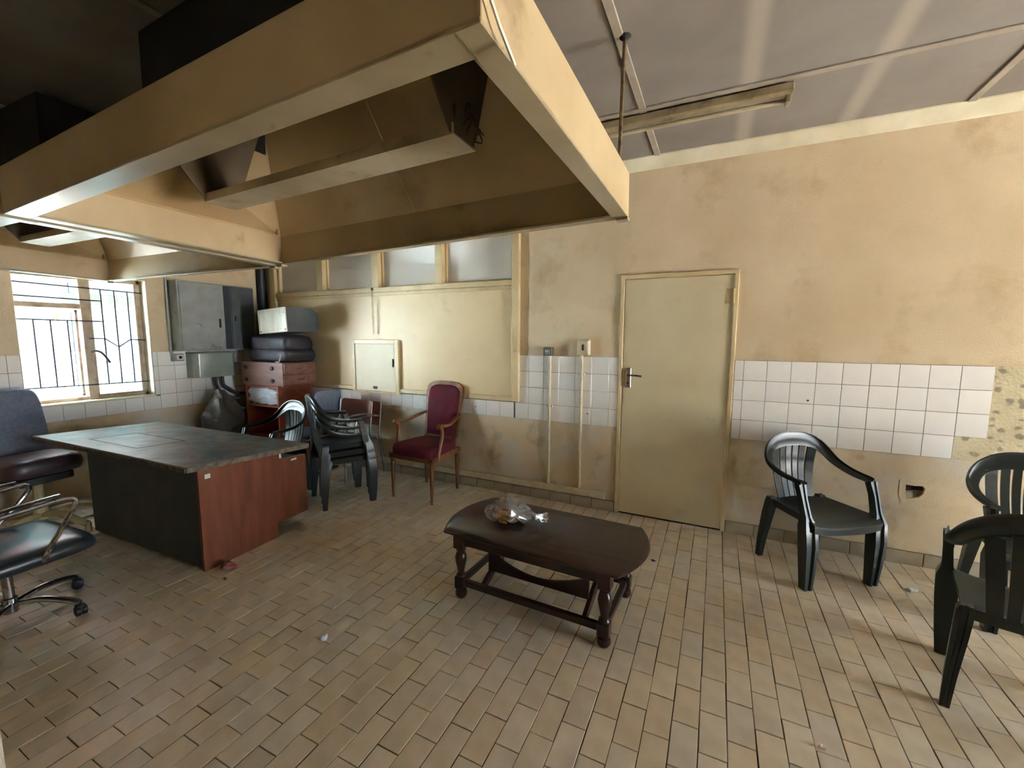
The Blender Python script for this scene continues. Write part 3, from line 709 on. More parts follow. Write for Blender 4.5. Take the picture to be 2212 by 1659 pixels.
t = thing('access_hatch', 'square cream access hatch in a frame on the boarded panel', 'hatch', (-2.716, -.015, .905))
for a, b, c, d in ((-.345, -.295, 0, .60), (.295, .345, 0, .60), (-.295, .295, .555, .60), (-.295, .295, 0, .02)): MB().box(a, b, -.03, 0, c, d, .003).build('frame', 'frame', t)
hl = MB().box(-.290, .290, -.022, -.002, .022, .553, .002).build('hatch_door', 'door', t)
MB().box(.262, .270, -.034, -.022, .30, .39, .001).build('bolt', 'black', hl)
MB().box(-.03, .03, -.028, -.022, .045, .075, .006).build('keyhole_plate', 'black', hl)

# electrical cabinet on the left wall
t = thing('electrical_cabinet', 'grey steel electrical cabinet beside the barred window', 'cabinet', (XL + .010, -.66, 1.375))
MB().box(0, .16, -.43, .40, 0, .755, .004).build('body', 'greymetal', t)
d1 = MB().box(.16, .178, -.415, .035, .012, .742, .003).build('cabinet_door', 'greymetal', t)
MB().box(.178, .19, -.03, -.012, .26, .36, .002).build('latch', 'black', d1)
d2 = MB().box(.16, .176, .120, .392, .012, .742, .003).build('cabinet_door', 'darkmetal', t)
MB().box(.176, .186, .15, .164, .34, .40, .002).build('latch', 'black', d2)
MB().box(.158, .1605, .037, .118, .012, .742).build('opening', 'pipe', t)
t = tag(MB().tube([(XL + .012, -1.112, 1.345), (XL + .012, -1.105, 2.9)], .013, 8).build('surface_conduit', 'greymetal', smooth=True), 'grey conduit rising beside the electrical cabinet', 'conduit')
t = thing('wall_socket', 'small grey wall socket beside the window below the cabinet', 'socket', (XL + .009, -1.06, 1.262))
MB().box(0, .045, -.060, .055, 0, .082, .006).build('box', 'greymetal', t); MB().box(.045, .05, -.022, .045, .016, .07, .002).build('face_plate', 'white', t); MB().lathe([(.018, .05), (.012, .066)], (0, .014, .042), 10, 'x').build('plug', 'black', t)
t = thing('meter_box', 'rounded grey green enamel box below the electrical cabinet', 'box', (XL + .009, -.735, 1.070))
sec = [(0, -.235), (.11, -.235), (.15, -.215), (.165, -.18), (.165, .17), (.15, .2), (.11, .215), (0, .215)]
MB().loft([[(a, b, 0) for a, b in sec], [(a, b, .27) for a, b in sec]]).build('body', 'greenmetal', t, smooth=True, ang=50)
MB().box(0, .18, -.24, .22, .27, .285, .005).build('lid', 'greenmetal', t)
for i, (dy, dz) in enumerate(((.045, 0), (.12, .05))):
    MB().tube(cat_rom([(.07, dy - .02, .0), (.07, dy - .015, -.10), (.075, dy + .03, -.20 + dz), (.09, dy + .13, -.27 + dz), (.12, dy + .22, -.28 + dz)], 5), .017, 8).build('cable', 'pipe', t, smooth=True)
t = tag(MB().tube([(0, 0, 0), (0, 0, ZC)], .045, 14).build('drain_pipe', 'pipe', smooth=True), 'dark vertical drain pipe in the room corner', 'pipe'); t.location = (XL + .052, -.065, 0)

# ================================================================== FURNITURE
# ---- plastic armchair
def plastic_chair(label, loc, rotz, group=None):
    root = thing('plastic_chair', label, 'chair', loc, rotz, group)
    half = [(0, -.262, .885), (.075, -.260, .880), (.145, -.252, .858), (.205, -.236, .815), (.245, -.205, .760), (.266, -.160, .708), (.272, -.095, .674), (.270, -.02, .655), (.264, .05, .648), (.258, .105, .646), (.254, .135, .642)]
    wd = [(0, .30, -.95), (-.16, .29, -.94), (-.36, .26, -.89), (-.62, .22, -.75), (-.82, .15, -.55), (-.93, .05, -.35), (-.98, 0, -.18), (-1, 0, -.08), (-1, 0, -.05), (-1, 0, 0), (-1, 0, 0)]
    ww = [.100, .098, .092, .080, .068, .060, .056, .058, .060, .060, .056]
    P = [(-p[0], p[1], p[2]) for p in half[:0:-1]] + half
    D = [(-d[0], d[1], d[2]) for d in wd[:0:-1]] + wd
    Wd = ww[:0:-1] + ww
    Pc = cat_rom(P, 3); Dc = cat_rom(D, 3); Wc = cat_rom([(q, 0, 0) for q in Wd], 3)
    rings = []
    for i, p in enumerate(Pc):
        t = (Pc[min(i + 1, len(Pc) - 1)] - Pc[max(i - 1, 0)]).normalized()
        wv = Dc[i]; wv = (wv - t * wv.dot(t)).normalized(); n = wv.cross(t); W_ = Wc[i][0]
        rings.append([p + wv * (s * W_) + n * hh for s, hh in ((0, -.022), (.0, -.004), (.10, .006), (.35, .011), (.65, .010), (.92, .004), (1, -.006), (.93, -.008), (.6, .001), (.3, .001), (.08, -.006), (.07, -.022))])
    MB().loft(rings).build('arm_rail', 'plastic', root, smooth=True, ang=50)
    # seat
    nx, ny = 12, 12; top = []; bot = []
    for j in range(ny + 1):
        v = j / ny; y = -.185 + .425 * v
        hw = .195 + .035 * v
        for i in range(nx + 1):
            u = -1 + 2 * i / nx; x = u * hw
            z = .418 + .020 * abs(u) ** 3 - .018 * math.sin(PI * v) * (1 - u * u) + .010 * v - (.030 * max(0, (v - .86) / .14) ** 2) + .022 * max(0, (.18 - v) / .18) * (1 - u * u)
            top.append((x, y, z)); bot.append((x * .985, y, z - .010))
    mb = MB(); mb.v = top + bot; n1 = (nx + 1) * (ny + 1)
    for j in range(ny):
        for i in range(nx):
            a = j * (nx + 1) + i; mb.f.append((a, a + 1, a + nx + 2, a + nx + 1)); mb.f.append((n1 + a + nx + 1, n1 + a + nx + 2, n1 + a + 1, n1 + a))
    edge = [i for i in range(nx + 1)] + [j * (nx + 1) + nx for j in range(1, ny + 1)] + [ny * (nx + 1) + i for i in range(nx - 1, -1, -1)] + [j * (nx + 1) for j in range(ny - 1, 0, -1)]
    for k_ in range(len(edge)): a, b = edge[k_], edge[(k_ + 1) % len(edge)]; mb.f.append((a, b, n1 + b, n1 + a))
    # skirt under the seat edge
    s = len(mb.v)
    for e_ in edge:
        x, y, z = top[e_]; mb.v.append((x, y, z - .004)); mb.v.append((x * .97, y * .985, z - .048))
    for k_ in range(len(edge)):
        a = s + 2 * k_; b = s + 2 * ((k_ + 1) % len(edge)); mb.f.append((a, b, b + 1, a + 1))
    mb.build('seat', 'plastic', root, smooth=True, ang=35, recalc=False)
    # legs: front ones run up to the arm rail as posts
    def leg(path, sizes, front):
        rings = []
        for (x, y, z), (a, b) in zip(path, sizes):
            if front: sec = [(-a, -b), (a, -b), (a, b), (a * .45, b), (a * .30, b * .62), (-a * .30, b * .62), (-a * .45, b), (-a, b)]
            else: sec = [(-a, -b), (-a * .4, -b), (-a * .25, -b * .6), (a * .25, -b * .6), (a * .4, -b), (a, -b), (a, b), (-a, b)]
            rings.append([(x + p, y + q, z) for p, q in sec])
        MB().loft(rings).build('leg', 'plastic', root, smooth=True, ang=25)
    for s in (-1, 1):
        leg([(s * .224, .202, 0), (s * .228, .205, .12), (s * .232, .205, .28), (s * .236, .195, .40), (s * .240, .180, .46), (s * .246, .150, .56), (s * .246, .122, .645)],
            [(.025, .025), (.032, .030), (.040, .036), (.040, .034), (.020, .024), (.018, .022), (.024, .022)], True)
        leg([(s * .217, -.222, 0), (s * .210, -.212, .14), (s * .196, -.190, .32), (s * .188, -.172, .42), (s * .186, -.178, .445)],
            [(.016, .018), (.020, .022), (.026, .027), (.028, .028), (.02, .02)], False)
    # back slats fanning out to the rail
    def slat(xb0, xb1, xt0, xt1, zt):
        rings = []
        for k_ in range(9):
            t = k_ / 8; z = .425 + (zt - .425) * t
            x0_, x1_ = xb0 + (xt0 - xb0) * t, xb1 + (xt1 - xb1) * t
            def Y(x): return -.185 - .066 * t - .022 * math.sin(PI * t) + 1.1 * x * x * (.5 + .5 * t)
            rings.append([(x0_, Y(x0_) + .004, z), (x1_, Y(x1_) + .004, z), (x1_, Y(x1_) - .005, z), (x0_, Y(x0_) - .005, z)])
        MB().loft(rings).build('slat', 'plastic', root, smooth=True, ang=40)
    for a0, a1, c0, c1, zt in ((-.036, -.004, -.046, -.008, .812), (.004, .036, .008, .046, .812), (-.078, -.043, -.098, -.058, .800), (.043, .078, .058, .098, .800), (-.132, -.085, -.168, -.112, .775), (.085, .132, .112, .168, .775)):
        slat(a0, a1, c0, c1, zt)
    return root
R = math.radians
def face(fx, fy): return math.atan2(-fx, fy)
pc = plastic_chair('dark plastic armchair standing beside the door under the white tiles', (1.398, -.372, 0), face(.537, -.843), 'plastic armchairs')
def place(label, loc, rotz, tilt=None):
    c = copy_tree(pc); c.location = loc; c.rotation_euler = (0, 0, rotz); c['label'] = label; return c
place('dark plastic armchair facing the camera at the right edge, half hidden', (2.365, -.50, 0), face(-.08, -1.0))
place('near dark plastic armchair with its back to the camera at the right edge', (1.972, -1.262, 0), face(.33, .94))
place('dark plastic armchair tucked behind the far side of the grey desk', (-3.130, -1.010, 0), face(-.12, -1.0))
SF = face(.46, .89)
place('bottom plastic armchair of the stack left of the red chair', (-2.405, -.825, 0), SF)
place('middle plastic armchair of the stack left of the red chair', (-2.410, -.834, .068), SF)
place('topmost plastic armchair of the stack left of the red chair', (-2.415, -.843, .136), SF)

# ---- red velvet armchair (faces -y)
t = thing('upholstered_armchair', 'carved wooden armchair with maroon velvet seat and back against the wall', 'chair', (-1.768, -.360, 0), R(180 - 1))
legp = [(.012, 0), (.014, .03), (.016, .032), (.015, .05), (.018, .20), (.022, .34), (.023, .345), (.019, .352), (.024, .362), (.017, .372), (.026, .385), (.026, .40)]
for sx, sy in ((-1, 1), (1, 1), (-1, -1), (1, -1)):
    MB().lathe(legp, (sx * (.230 if sy > 0 else .195), .232 * sy, 0), 14).build('leg', 'walnut', t, smooth=True, ang=50)
fr = MB()
fr.box(-.26, .26, .215, .250, .385, .435, .008).box(-.225, .225, -.255, -.215, .385, .435, .008)
for s in (-1, 1): fr.loft([[(s * .255, .25, .385), (s * .225, .25, .385), (s * .225, .25, .435), (s * .255, .25, .435)], [(s * .218, -.25, .385), (s * .19, -.25, .385), (s * .19, -.25, .435), (s * .218, -.25, .435)]])
fr.build('seat_frame', 'walnut', t)
rings = []
for k_ in range(9):
    z = .425 + .105 * math.sin(PI / 2 * k_ / 8); e_ = 1 - .22 * (k_ / 8) ** 4 - .10 * (k_ / 8) ** 8
    ring = []
    for a in range(32):
        th = 2 * PI * a / 32; c_, s_ = math.cos(th), math.sin(th)
        c_ = math.copysign(abs(c_) ** .38, c_); s_ = math.copysign(abs(s_) ** .38, s_)
        y = s_ * .262 * e_; x = c_ * (.232 + .10 * (y + .0)) * e_ * (1.0); ring.append((x, y + .008, z + .008 * (y / .26)))
    rings.append(ring)
MB().loft(rings).build('seat_cushion', 'velvet', t, smooth=True, ang=60)
def back_outline(w0, w1, z0, z1, n=9):
    pts = [(-w0, z0), (w0, z0)]
    cz = z1 - .10
    pts.append((w1, cz - .02))
    for k_ in range(1, n):
        a = PI * k_ / n; pts.append((w1 * math.copysign(abs(math.cos(a)) ** .55, math.cos(a)), cz + .10 * abs(math.sin(a)) ** .8))
    pts.append((-w1, cz - .02)); return pts
def backy(z): return -.215 - .16 * (z - .43) - .05 * (z - .43) ** 2
out_o = back_outline(.190, .222, .50, 1.085); in_o = back_outline(.158, .186, .545, 1.045)
fr = MB(); n_ = len(out_o)
rg = []
for off in (.018, -.022): rg.append([[(x, backy(z) + off, z) for x, z in out_o], [(x, backy(z) + off, z) for x, z in in_o]])
s0 = 0
fr.v = [tuple(p) for p in rg[0][0] + rg[0][1] + rg[1][0] + rg[1][1]]
for i in range(n_):
    j = (i + 1) % n_
    fr.f += [(i, j, n_ + j, n_ + i), (2 * n_ + i, 3 * n_ + i, 3 * n_ + j, 2 * n_ + j), (i, 2 * n_ + i, 2 * n_ + j, j), (n_ + i, n_ + j, 3 * n_ + j, 3 * n_ + i)]
fr.build('back_frame', 'walnut', t, smooth=True, ang=45)
for s in (-1, 1): MB().tube([(s * .185, -.215, .40), (s * .186, backy(.52), .53)], .018, 8).build('back_post', 'walnut', t, smooth=True)
rings = []
for k_ in range(6):
    sh = [1.0, 1.0, .97, .90, .72, .30][k_]; off = [-.016, .018, .030, .040, .048, .052][k_]
    cz = .80
    rings.append([(x * sh, backy(z) + off, cz + (z - cz) * sh) for x, z in back_outline(.162, .190, .54, 1.05)])
MB().loft(rings).build('back_cushion', 'velvet', t, smooth=True, ang=60)
for s in (-1, 1):
    arm = cat_rom([(s * .205, -.262, .760), (s * .235, -.15, .735), (s * .258, -.02, .708), (s * .262, .09, .716), (s * .262, .135, .718)], 5)
    MB().tube(arm, .019, 8, flat=.8).build('arm_rest', 'walnut', t, smooth=True)
    MB().lathe([(.022, -.024), (.025, -.018), (.025, .018), (.022, .024)], (s * .262, .140, .714), 12, 'x').build('arm_scroll', 'walnut', t, smooth=True)
    MB().tube(cat_rom([(s * .262, .115, .705), (s * .262, .105, .63), (s * .255, .125, .54), (s * .250, .150, .45), (s * .250, .15, .40)], 5), .018, 8).build('arm_support', 'walnut', t, smooth=True)

# ---- coffee table
t = thing('coffee_table', 'low dark polished coffee table with bowed ends and turned legs', 'table', (-.112, -1.437, 0), R(-2.1))
def top_outline(hx, hy, bulge, inset):
    pts = []
    for s in (1, -1):
        for k_ in range(17):
            a = -1 + 2 * k_ / 16
            x = s * (hx + bulge * (1 - a * a) - inset); y = s * a * (hy - inset)
            pts.append((x, y))
    return pts
rings = [[(x, y, z) for x, y in top_outline(.508, .298, .088, i_)] for z, i_ in ((.394, .030), (.398, .012), (.404, .004), (.410, .0), (.415, .003), (.420, .010))]
MB().loft(rings).build('table_top', 'darkwood', t, smooth=True, ang=35)
lp = [(.026, .0), (.034, .012), (.036, .028), (.032, .044), (.022, .052), (.022, .056)]
lp2 = [(.024, .128), (.030, .136), (.026, .146), (.020, .152), (.020, .165), (.026, .19), (.034, .225), (.036, .245), (.030, .270), (.022, .285), (.028, .292), (.022, .300), (.030, .308)]
for sx in (-1, 1):
    for sy in (-1, 1):
        c_ = (sx * .432, sy * .232, 0)
        MB().lathe(lp, c_, 14).lathe(lp2, c_, 14).box(c_[0] - .031, c_[0] + .031, c_[1] - .031, c_[1] + .031, .054, .130, .006).box(c_[0] - .033, c_[0] + .033, c_[1] - .033, c_[1] + .033, .306, .395, .003).build('leg', 'darkwood', t, smooth=True, ang=35)
for sy in (-1, 1):
    MB().box(-.40, .40, sy * .232 - .011, sy * .232 + .011, .325, .394, .002).build('apron', 'darkwood', t)
    MB().box(-.402, .402, sy * .232 - .016, sy * .232 + .016, .074, .112, .004).build('stretcher', 'darkwood', t)
for sx in (-1, 1):
    MB().box(sx * .432 - .011, sx * .432 + .011, -.20, .20, .325, .394, .002).build('apron', 'darkwood', t)
    MB().box(sx * .432 - .015, sx * .432 + .015, -.202, .202, .074, .112, .004).build('stretcher', 'darkwood', t)
for xx in (-.300, .318):
    Mx = Matrix.Translation((xx, 0, .165)) @ Matrix.Rotation(R(24), 4, 'X')
    MB().box(-.013, .013, -.235, .10, -.022, .022, .003, Mx).build('sloping_rail', 'darkwood', t)
poly = [(-.31, -.055), (.31, -.055), (.31, .062)] + [(.31 - .62 * k_ / 16, .062 - .085 * math.sin(PI * k_ / 16)) for k_ in range(1, 16)] + [(-.31, .062)]
Mx = Matrix.Translation((0.005, -.118, .200))
MB().loft([[Mx @ Vector((a, -.009, b)) for a, b in poly], [Mx @ Vector((a, .009, b)) for a, b in poly]]).build('shaped_board', 'darkwood', t)

# ---- plastic bag with peel on the table
def blob(nu, nv, fn):
    mb = MB(); rings = []
    for j in range(1, nv):
        ph = PI * j / nv; rings.append([fn(math.sin(ph) * math.cos(2 * PI * i / nu), math.sin(ph) * math.sin(2 * PI * i / nu), math.cos(ph)) for i in range(nu)])
    return mb.loft(rings)
def facet(p, f, a, s): return Vector(p) + Vector(noise.noise_vector(Vector(p) * f + Vector((s, s * 2, 0)))) * a
bag = thing('plastic_bag', 'crumpled clear plastic bag lying on the coffee table', 'bag', (-.355, -1.415, .421), R(10))
def bagfn(x, y, z):
    p = Vector((x * .125, y * .095, z * .060 + .060)); p = facet(p, 16, .045, 3.3); p = facet(p, 40, .016, 1.1)
    p.x += .02 * x; p.z = max(p.z, .002); return p
b_ = blob(22, 14, bagfn); b_.build('bag_body', 'film', bag)
rings = []
for k_, (cx_, cy_, cz_, r_) in enumerate(((.10, .01, .05, .035), (.135, .02, .045, .014), (.165, .02, .03, .022), (.20, .03, .025, .042), (.235, .035, .03, .050))):
    rings.append([tuple(facet((cx_ + .006 * math.sin(5 * a), cy_ + r_ * math.cos(a), max(.003, cz_ + r_ * .6 * math.sin(a))), 30, .014, 7.0)) for a in [2 * PI * i / 14 for i in range(14)]])
tl = MB().loft(rings, True, False); tl.v = [(a, b, max(c, .003)) for a, b, c in tl.v]; tl.build('bag_tail', 'film', bag)
for i, (dx, dy, rz, lab) in enumerate(((.020, -.038, 20, 'yellow orange fruit peel inside the bag near its front'), (-.050, .030, 75, 'darker orange fruit peel inside the bag towards its back'))):
    pl = MB()
    g = [[(.055 * math.cos(a) * math.cos(b) * 1.2, .046 * math.sin(a) * math.cos(b), .003 + .036 * math.sin(b) ** 1.0) for a in [2 * PI * q / 12 * .8 for q in range(12)]] for b in (.05, .4, .8, 1.2)]
    pl.loft(g, False, False)
    o = pl.build('fruit_peel', 'peel', None, (-.355 + dx, -1.415 + dy, .426), (0, 0, R(rz)), smooth=True); tag(o, lab, 'peel', 'peel in the bag')

# ---- desk
DK = thing('office_desk', 'large worn office desk with dusty grey top and red brown end panel', 'desk', (-3.035, -1.925, 0), R(2.0))
tz = .712
Mx = Matrix.Translation((0, 0, tz)) @ Matrix.Rotation(R(-1.9), 4, 'X')
SH = Matrix(((1, .10, 0, 0), (0, 1, 0, 0), (0, 0, 1, 0), (0, 0, 0, 1))); Mx = Mx @ SH
MB().box(-.985, .985, -.405, .405, 0, .030, .004, Mx).build('desk_top', 'desk_top', DK)
MB().box(.984, .991, -.403, .403, -.006, .027, .002, Mx).box(-.98, .98, -.409, -.404, -.004, .022, .001, Mx).build('chipped_edging', 'desk_edge', DK)
il = MB()
il.box(-.50, .16, .020, .030, .0295, .0312, 0, Mx).box(.150, .160, -.26, .030, .0295, .0312, 0, Mx).box(-.50, .16, -.27, -.26, .0295, .0312, 0, Mx).box(-.50, -.49, -.27, .03, .0295, .0312, 0, Mx)
il.build('inlay_line', 'black', DK)
poly = [(-.275, 0), (.262, 0), (.262, .115), (.535, .115), (.535, .585), (.33, .600), (.31, .665), (-.275, .70)]
MB().prism([(a, b) for a, b in poly], .800, .826, 'x').build('end_panel', 'cherry', DK)
ep = MB().box(.826, .8275, -.235, -.200, .615, .645, .0005).build('sticker', 'white', DK)
MB().box(.826, .8275, .300, .316, .612, .655, .0005).build('sticker', 'white', DK); MB().box(.826, .8275, .40, .45, .566, .580, .0005).build('sticker', 'white', DK)
MB().box(-.55, .800, -.275, -.252, .02, .69, .003).build('modesty_panel', 'desk_dark', DK)
MB().box(-.55, -.525, -.252, .26, 0, .69, .003).build('end_panel', 'desk_dark', DK)
MB().box(.30, .795, -.24, .48, .13, .59, .003).build('drawer_pedestal', 'desk_dark', DK)
MB().box(.30, .795, .478, .50, .14, .36, .003).build('drawer_front', 'cherry', DK)
MB().box(.30, .795, .478, .50, .37, .58, .003).build('drawer_front', 'cherry', DK)

# ---- office chair A at the desk (faces +y)
A = thing('office_chair', 'office chair with shiny black seat and chrome arms in front of the desk', 'chair', (-2.60, -2.915, 0), R(3))
def star(root, n, L_, z0, z1, ma, ph, caster, rad=.019):
    for k_ in range(n):
        a = ph + 2 * PI * k_ / n; c_, s_ = math.cos(a), math.sin(a)
        lg = MB().tube(cat_rom([(c_ * .03, s_ * .03, z0), (c_ * L_ * .45, s_ * L_ * .45, z0 + .012), (c_ * L_ * .8, s_ * L_ * .8, z1 + .012), (c_ * L_, s_ * L_, z1 - .012)], 4), [rad] * 12 + [rad * .8], 10, flat=.8).build('star_leg', ma, root, smooth=True)
        if caster:
            x_, y_ = c_ * L_, s_ * L_
            Mr = Matrix.Translation((x_, y_, .029)) @ Matrix.Rotation(a + .9, 4, 'Z')
            MB().lathe([(.014, -.026), (.027, -.022), (.027, -.006), (.02, -.003), (.02, .003), (.027, .006), (.027, .022), (.014, .026)], (0, 0, 0), 14, 'x', Mr).box(-.02, .02, -.016, .02, .005, .035, .004, Mr).tube([(x_, y_, .05), (x_, y_, z1)], .008, 6).build('caster', 'black', lg, smooth=True, ang=40)
        else:
            MB().lathe([(.022, 0), (.02, z1)], (c_ * L_, s_ * L_, 0), 10).build('glide', ma, lg, smooth=True)
star(A, 5, .315, .105, .085, 'chrome', R(34), True)
MB().lathe([(.030, .06), (.030, .14), (.022, .145), (.022, .36)], (0, 0, 0), 14).build('column', 'chrome', A, smooth=True)
MB().box(-.12, .12, -.12, .12, .34, .372, .01).build('seat_plate', 'black', A)
def cushion(hx, hy, z0, z1, pw=.42, edge=.25, taper=0.0):
    rings = []
    for k_ in range(11):
        t_ = k_ / 10; s_ = math.sin(PI * t_) ** .35 if 0 < t_ < 1 else 0.0
        s_ = .80 + .20 * s_
        if t_ in (0, 1): s_ = .70
        z = z0 + (z1 - z0) * t_
        rings.append([(math.copysign(abs(math.cos(a)) ** pw, math.cos(a)) * hx * s_, math.copysign(abs(math.sin(a)) ** pw, math.sin(a)) * hy * s_, z) for a in [2 * PI * i / 36 for i in range(36)]])
    return MB().loft(rings)
sc_ = cushion(.30, .275, .372, .462); sc_.v = [(x + .05, y + .01, z - .03 * max(0, (y - .17) / .1) ** 2) for x, y, z in sc_.v]; sc_.build('seat_cushion', 'vinyl', A, smooth=True, ang=60)
bk = cushion(.24, .30, 0, .085, .4); bk.v = [(x, -.30 - .18 * (y + .3) - z, .80 + y) for x, y, z in bk.v]; bk.build('back_cushion', 'vinyl', A, smooth=True, ang=60)
MB().tube(cat_rom([(0, -.1, .36), (0, -.30, .36), (0, -.36, .42), (0, -.36, .62)], 5), .022, 8).build('back_bar', 'chrome', A, smooth=True)
for s in (-1, 1):
    MB().tube(cat_rom([(s * .24, -.30, .62), (s * .245, -.15, .645), (s * .245, .05, .660), (s * .255, .165, .668), (s * .262, .205, .645), (s * .272, .17, .58), (s * .30 + .05, .06, .47), (s * .29 + .05, .03, .405)], 5), .0125, 8).build('arm_tube', 'chrome', A, smooth=True)
    MB().tube(cat_rom([(s * .245, -.18, .672), (s * .247, -.05, .684), (s * .247, .09, .692), (s * .247, .15, .694)], 4), .015, 8, flat=.6).build('arm_pad', 'chrome', A, smooth=True)

# ---- office chair B by the window (faces +x)
B = thing('office_chair', 'high backed blue grey office chair on a beige base beyond the desk', 'chair', (-4.06, -2.365, 0), R(-90 + 6))
star(B, 5, .415, .115, .065, 'beigepl', R(104), False, .030)
MB().lathe([(.045, .08), (.045, .20), (.03, .21), (.03, .40)], (0, 0, 0), 14).build('column', 'beigepl', B, smooth=True)
MB().box(-.16, .16, -.16, .16, .395, .458, .01).build('seat_plate', 'black', B)
cushion(.235, .22, .455, .600).build('seat_cushion', 'maroonlea', B, smooth=True, ang=60)
bk = cushion(.245, .30, 0, .09, .34); bk.v = [(x * (1 - .12 * (y + .3) / .6), -.255 - .16 * (y + .3) - z, .80 + y) for x, y, z in bk.v]; bk.build('back_cushion', 'bluegrey', B, smooth=True, ang=60)
MB().box(-.05, .05, -.34, -.20, .39, .41, .004).box(-.05, .05, -.345, -.33, .39, .60, .004).build('back_bar', 'black', B)

# ---- grey fabric side chair (faces -x)
G = thing('side_chair', 'blue grey fabric side chair beside the drawer unit', 'chair', (-3.385, -.400, 0), face(-1.0, -.12))
sc_ = cushion(.225, .215, .425, .480); sc_.build('seat_cushion', 'greyfab', G, smooth=True, ang=60)
bk = cushion(.215, .185, 0, .05, .42); bk.v = [(x * (1 - .10 * (y + .18) / .36), -.215 - .16 * (y + .18) - z, .775 + y) for x, y, z in bk.v]; bk.build('back_cushion', 'bluegrey', G, smooth=True, ang=60)
for s in (-1, 1):
    MB().tube(cat_rom([(s * .17, -.24, .62), (s * .19, -.21, .43), (s * .205, -.10, .415), (s * .21, .17, .415), (s * .21, .20, .39), (s * .21, .20, .04), (s * .21, .17, .014), (s * .21, -.20, .014)], 4), .012, 8).build('frame_tube', 'blacktube', G, smooth=True)
MB().tube([(-.21, -.19, .014), (.21, -.19, .014)], .012, 8).build('foot_tube', 'blacktube', G, smooth=True)
MB().tube([(-.2, .1, .415), (.2, .1, .415)], .010, 8).build('cross_tube', 'blacktube', G, smooth=True)

# ---- two stacked visitor chairs with brown backs against the wall (face -y)
def visitor(label, loc, group):
    v_ = thing('visitor_chair', label, 'chair', loc, R(180), group)
    bp = [(-.225, .55), (.225, .55), (.225, .775), (.215, .80), (.195, .81), (-.195, .81), (-.215, .80), (-.225, .775)]
    MB().loft([[(x, -.17 - .12 * (z - .5), z) for x, z in bp], [(x, -.185 - .12 * (z - .5), z) for x, z in bp]]).build('back_panel', 'brownback', v_)
    MB().box(-.215, .215, -.15, .20, .422, .438, .006).build('seat_panel', 'brownback', v_)
    for s in (-1, 1):
        MB().tube(cat_rom([(s * .235, -.195, .80), (s * .235, -.17, .60), (s * .235, -.15, .44), (s * .238, -.19, .20), (s * .24, -.21, .01)], 4), .010, 8).build('rear_leg', 'tube', v_, smooth=True)
        MB().tube(cat_rom([(s * .236, -.165, .66), (s * .25, -.05, .685), (s * .25, .10, .69), (s * .25, .17, .67), (s * .25, .20, .60), (s * .245, .205, .40), (s * .24, .21, .01)], 5), .011, 8).build('front_leg', 'tube', v_, smooth=True)
    MB().tube([(-.23, .12, .412), (.23, .12, .412)], .009, 6).tube([(-.23, -.12, .412), (.23, -.12, .412)], .009, 6).build('cross_tube', 'tube', v_, smooth=True)
    return v_
visitor('brown backed visitor chair with tube arms nearest the wall', (-2.840, -.275, 0), 'visitor chairs by the wall')
visitor('front brown backed visitor chair stacked behind the plastic chairs', (-2.845, -.405, .034), 'visitor chairs by the wall')

# ---- corner pile: shelf cabinet, drawer unit, suitcase, metal box
t = thing('shelf_cabinet', 'orange brown open shelf cabinet at the bottom of the corner pile', 'cabinet', (-4.035, -.275, 0), 0)
for a, b in ((-.295, -.272), (.272, .295)): MB().box(a, b, -.225, .225, 0, .965, .002).build('side_panel', 'shelfwood', t)
for z in (.02, .36, .715, .94): MB().box(-.272, .272, -.222, .225, z, z + .025, .002).build('shelf', 'shelfwood', t)
MB().box(-.272, .272, .205, .215, .02, .96).build('back_panel', 'shelfwood', t)
def clothfn(x, y, z):
    p = Vector((x * .42, y * .30, z * .150 + .092)); p = facet(p, 9, .03, 2.2); p.z += .010 * math.sin(p.x * 60 + p.y * 25 + p.z * 40); p.z = min(max(p.z, .003), .195); p.x = min(max(p.x, -.262), .262); p.y = max(min(p.y, .19), -.195 + .018 * math.sin(p.x * 70 - p.z * 55) + .012 * noise.noise(p * 30)); return p
o = blob(44, 26, clothfn).build('folded_cloth', 'cloth', None, (-4.035, -.285, .742), smooth=True, ang=70); tag(o, 'crumpled white cloth stuffed into the cabinet shelf', 'cloth')
t = thing('drawer_unit', 'brown two drawer unit lying on the shelf cabinet', 'drawer unit', (-4.015, -.285, .967), R(0))
MB().box(-.375, .375, -.215, .215, 0, .272, .004).build('body', 'drawerwood', t)
for z0_, z1_ in ((.015, .132), (.140, .258)):
    dd = MB().box(.375, .392, -.205, .205, z0_, z1_, .003).build('drawer', 'drawerwood', t)
    MB().tube([(.392, -.05, (z0_ + z1_) / 2), (.41, -.045, (z0_ + z1_) / 2), (.41, .045, (z0_ + z1_) / 2), (.392, .05, (z0_ + z1_) / 2)], .006, 6).build('handle', 'chrome', dd, smooth=True)
for a in (-.27, .20):
    for z in (.06, .205): MB().lathe([(.020, -.215), (.024, -.223), (.020, -.232), (.008, -.236)], (a, 0, z), 12, 'y').build('round_foot', 'black', t, smooth=True)
t = thing('suitcase', 'scuffed dark suitcase on top of the drawer unit', 'suitcase', (-3.925, -.285, 1.241), R(-2))
sc_ = cushion(.36, .20, 0, .165, .24); sc_.v = [tuple(facet(p, 8, .012, 5)) for p in sc_.v]; sc_.v = [(a, b, max(c, .001)) for a, b, c in sc_.v]; sc_.build('lower_shell', 'case', t, smooth=True, ang=60)
sc_ = cushion(.345, .195, .110, .315, .26); sc_.v = [(a, b, c - .06 * max(0, -a - .1)) for a, b, c in [tuple(facet(p, 6, .018, 9)) for p in sc_.v]]; sc_.build('upper_shell', 'case', t, smooth=True, ang=60)
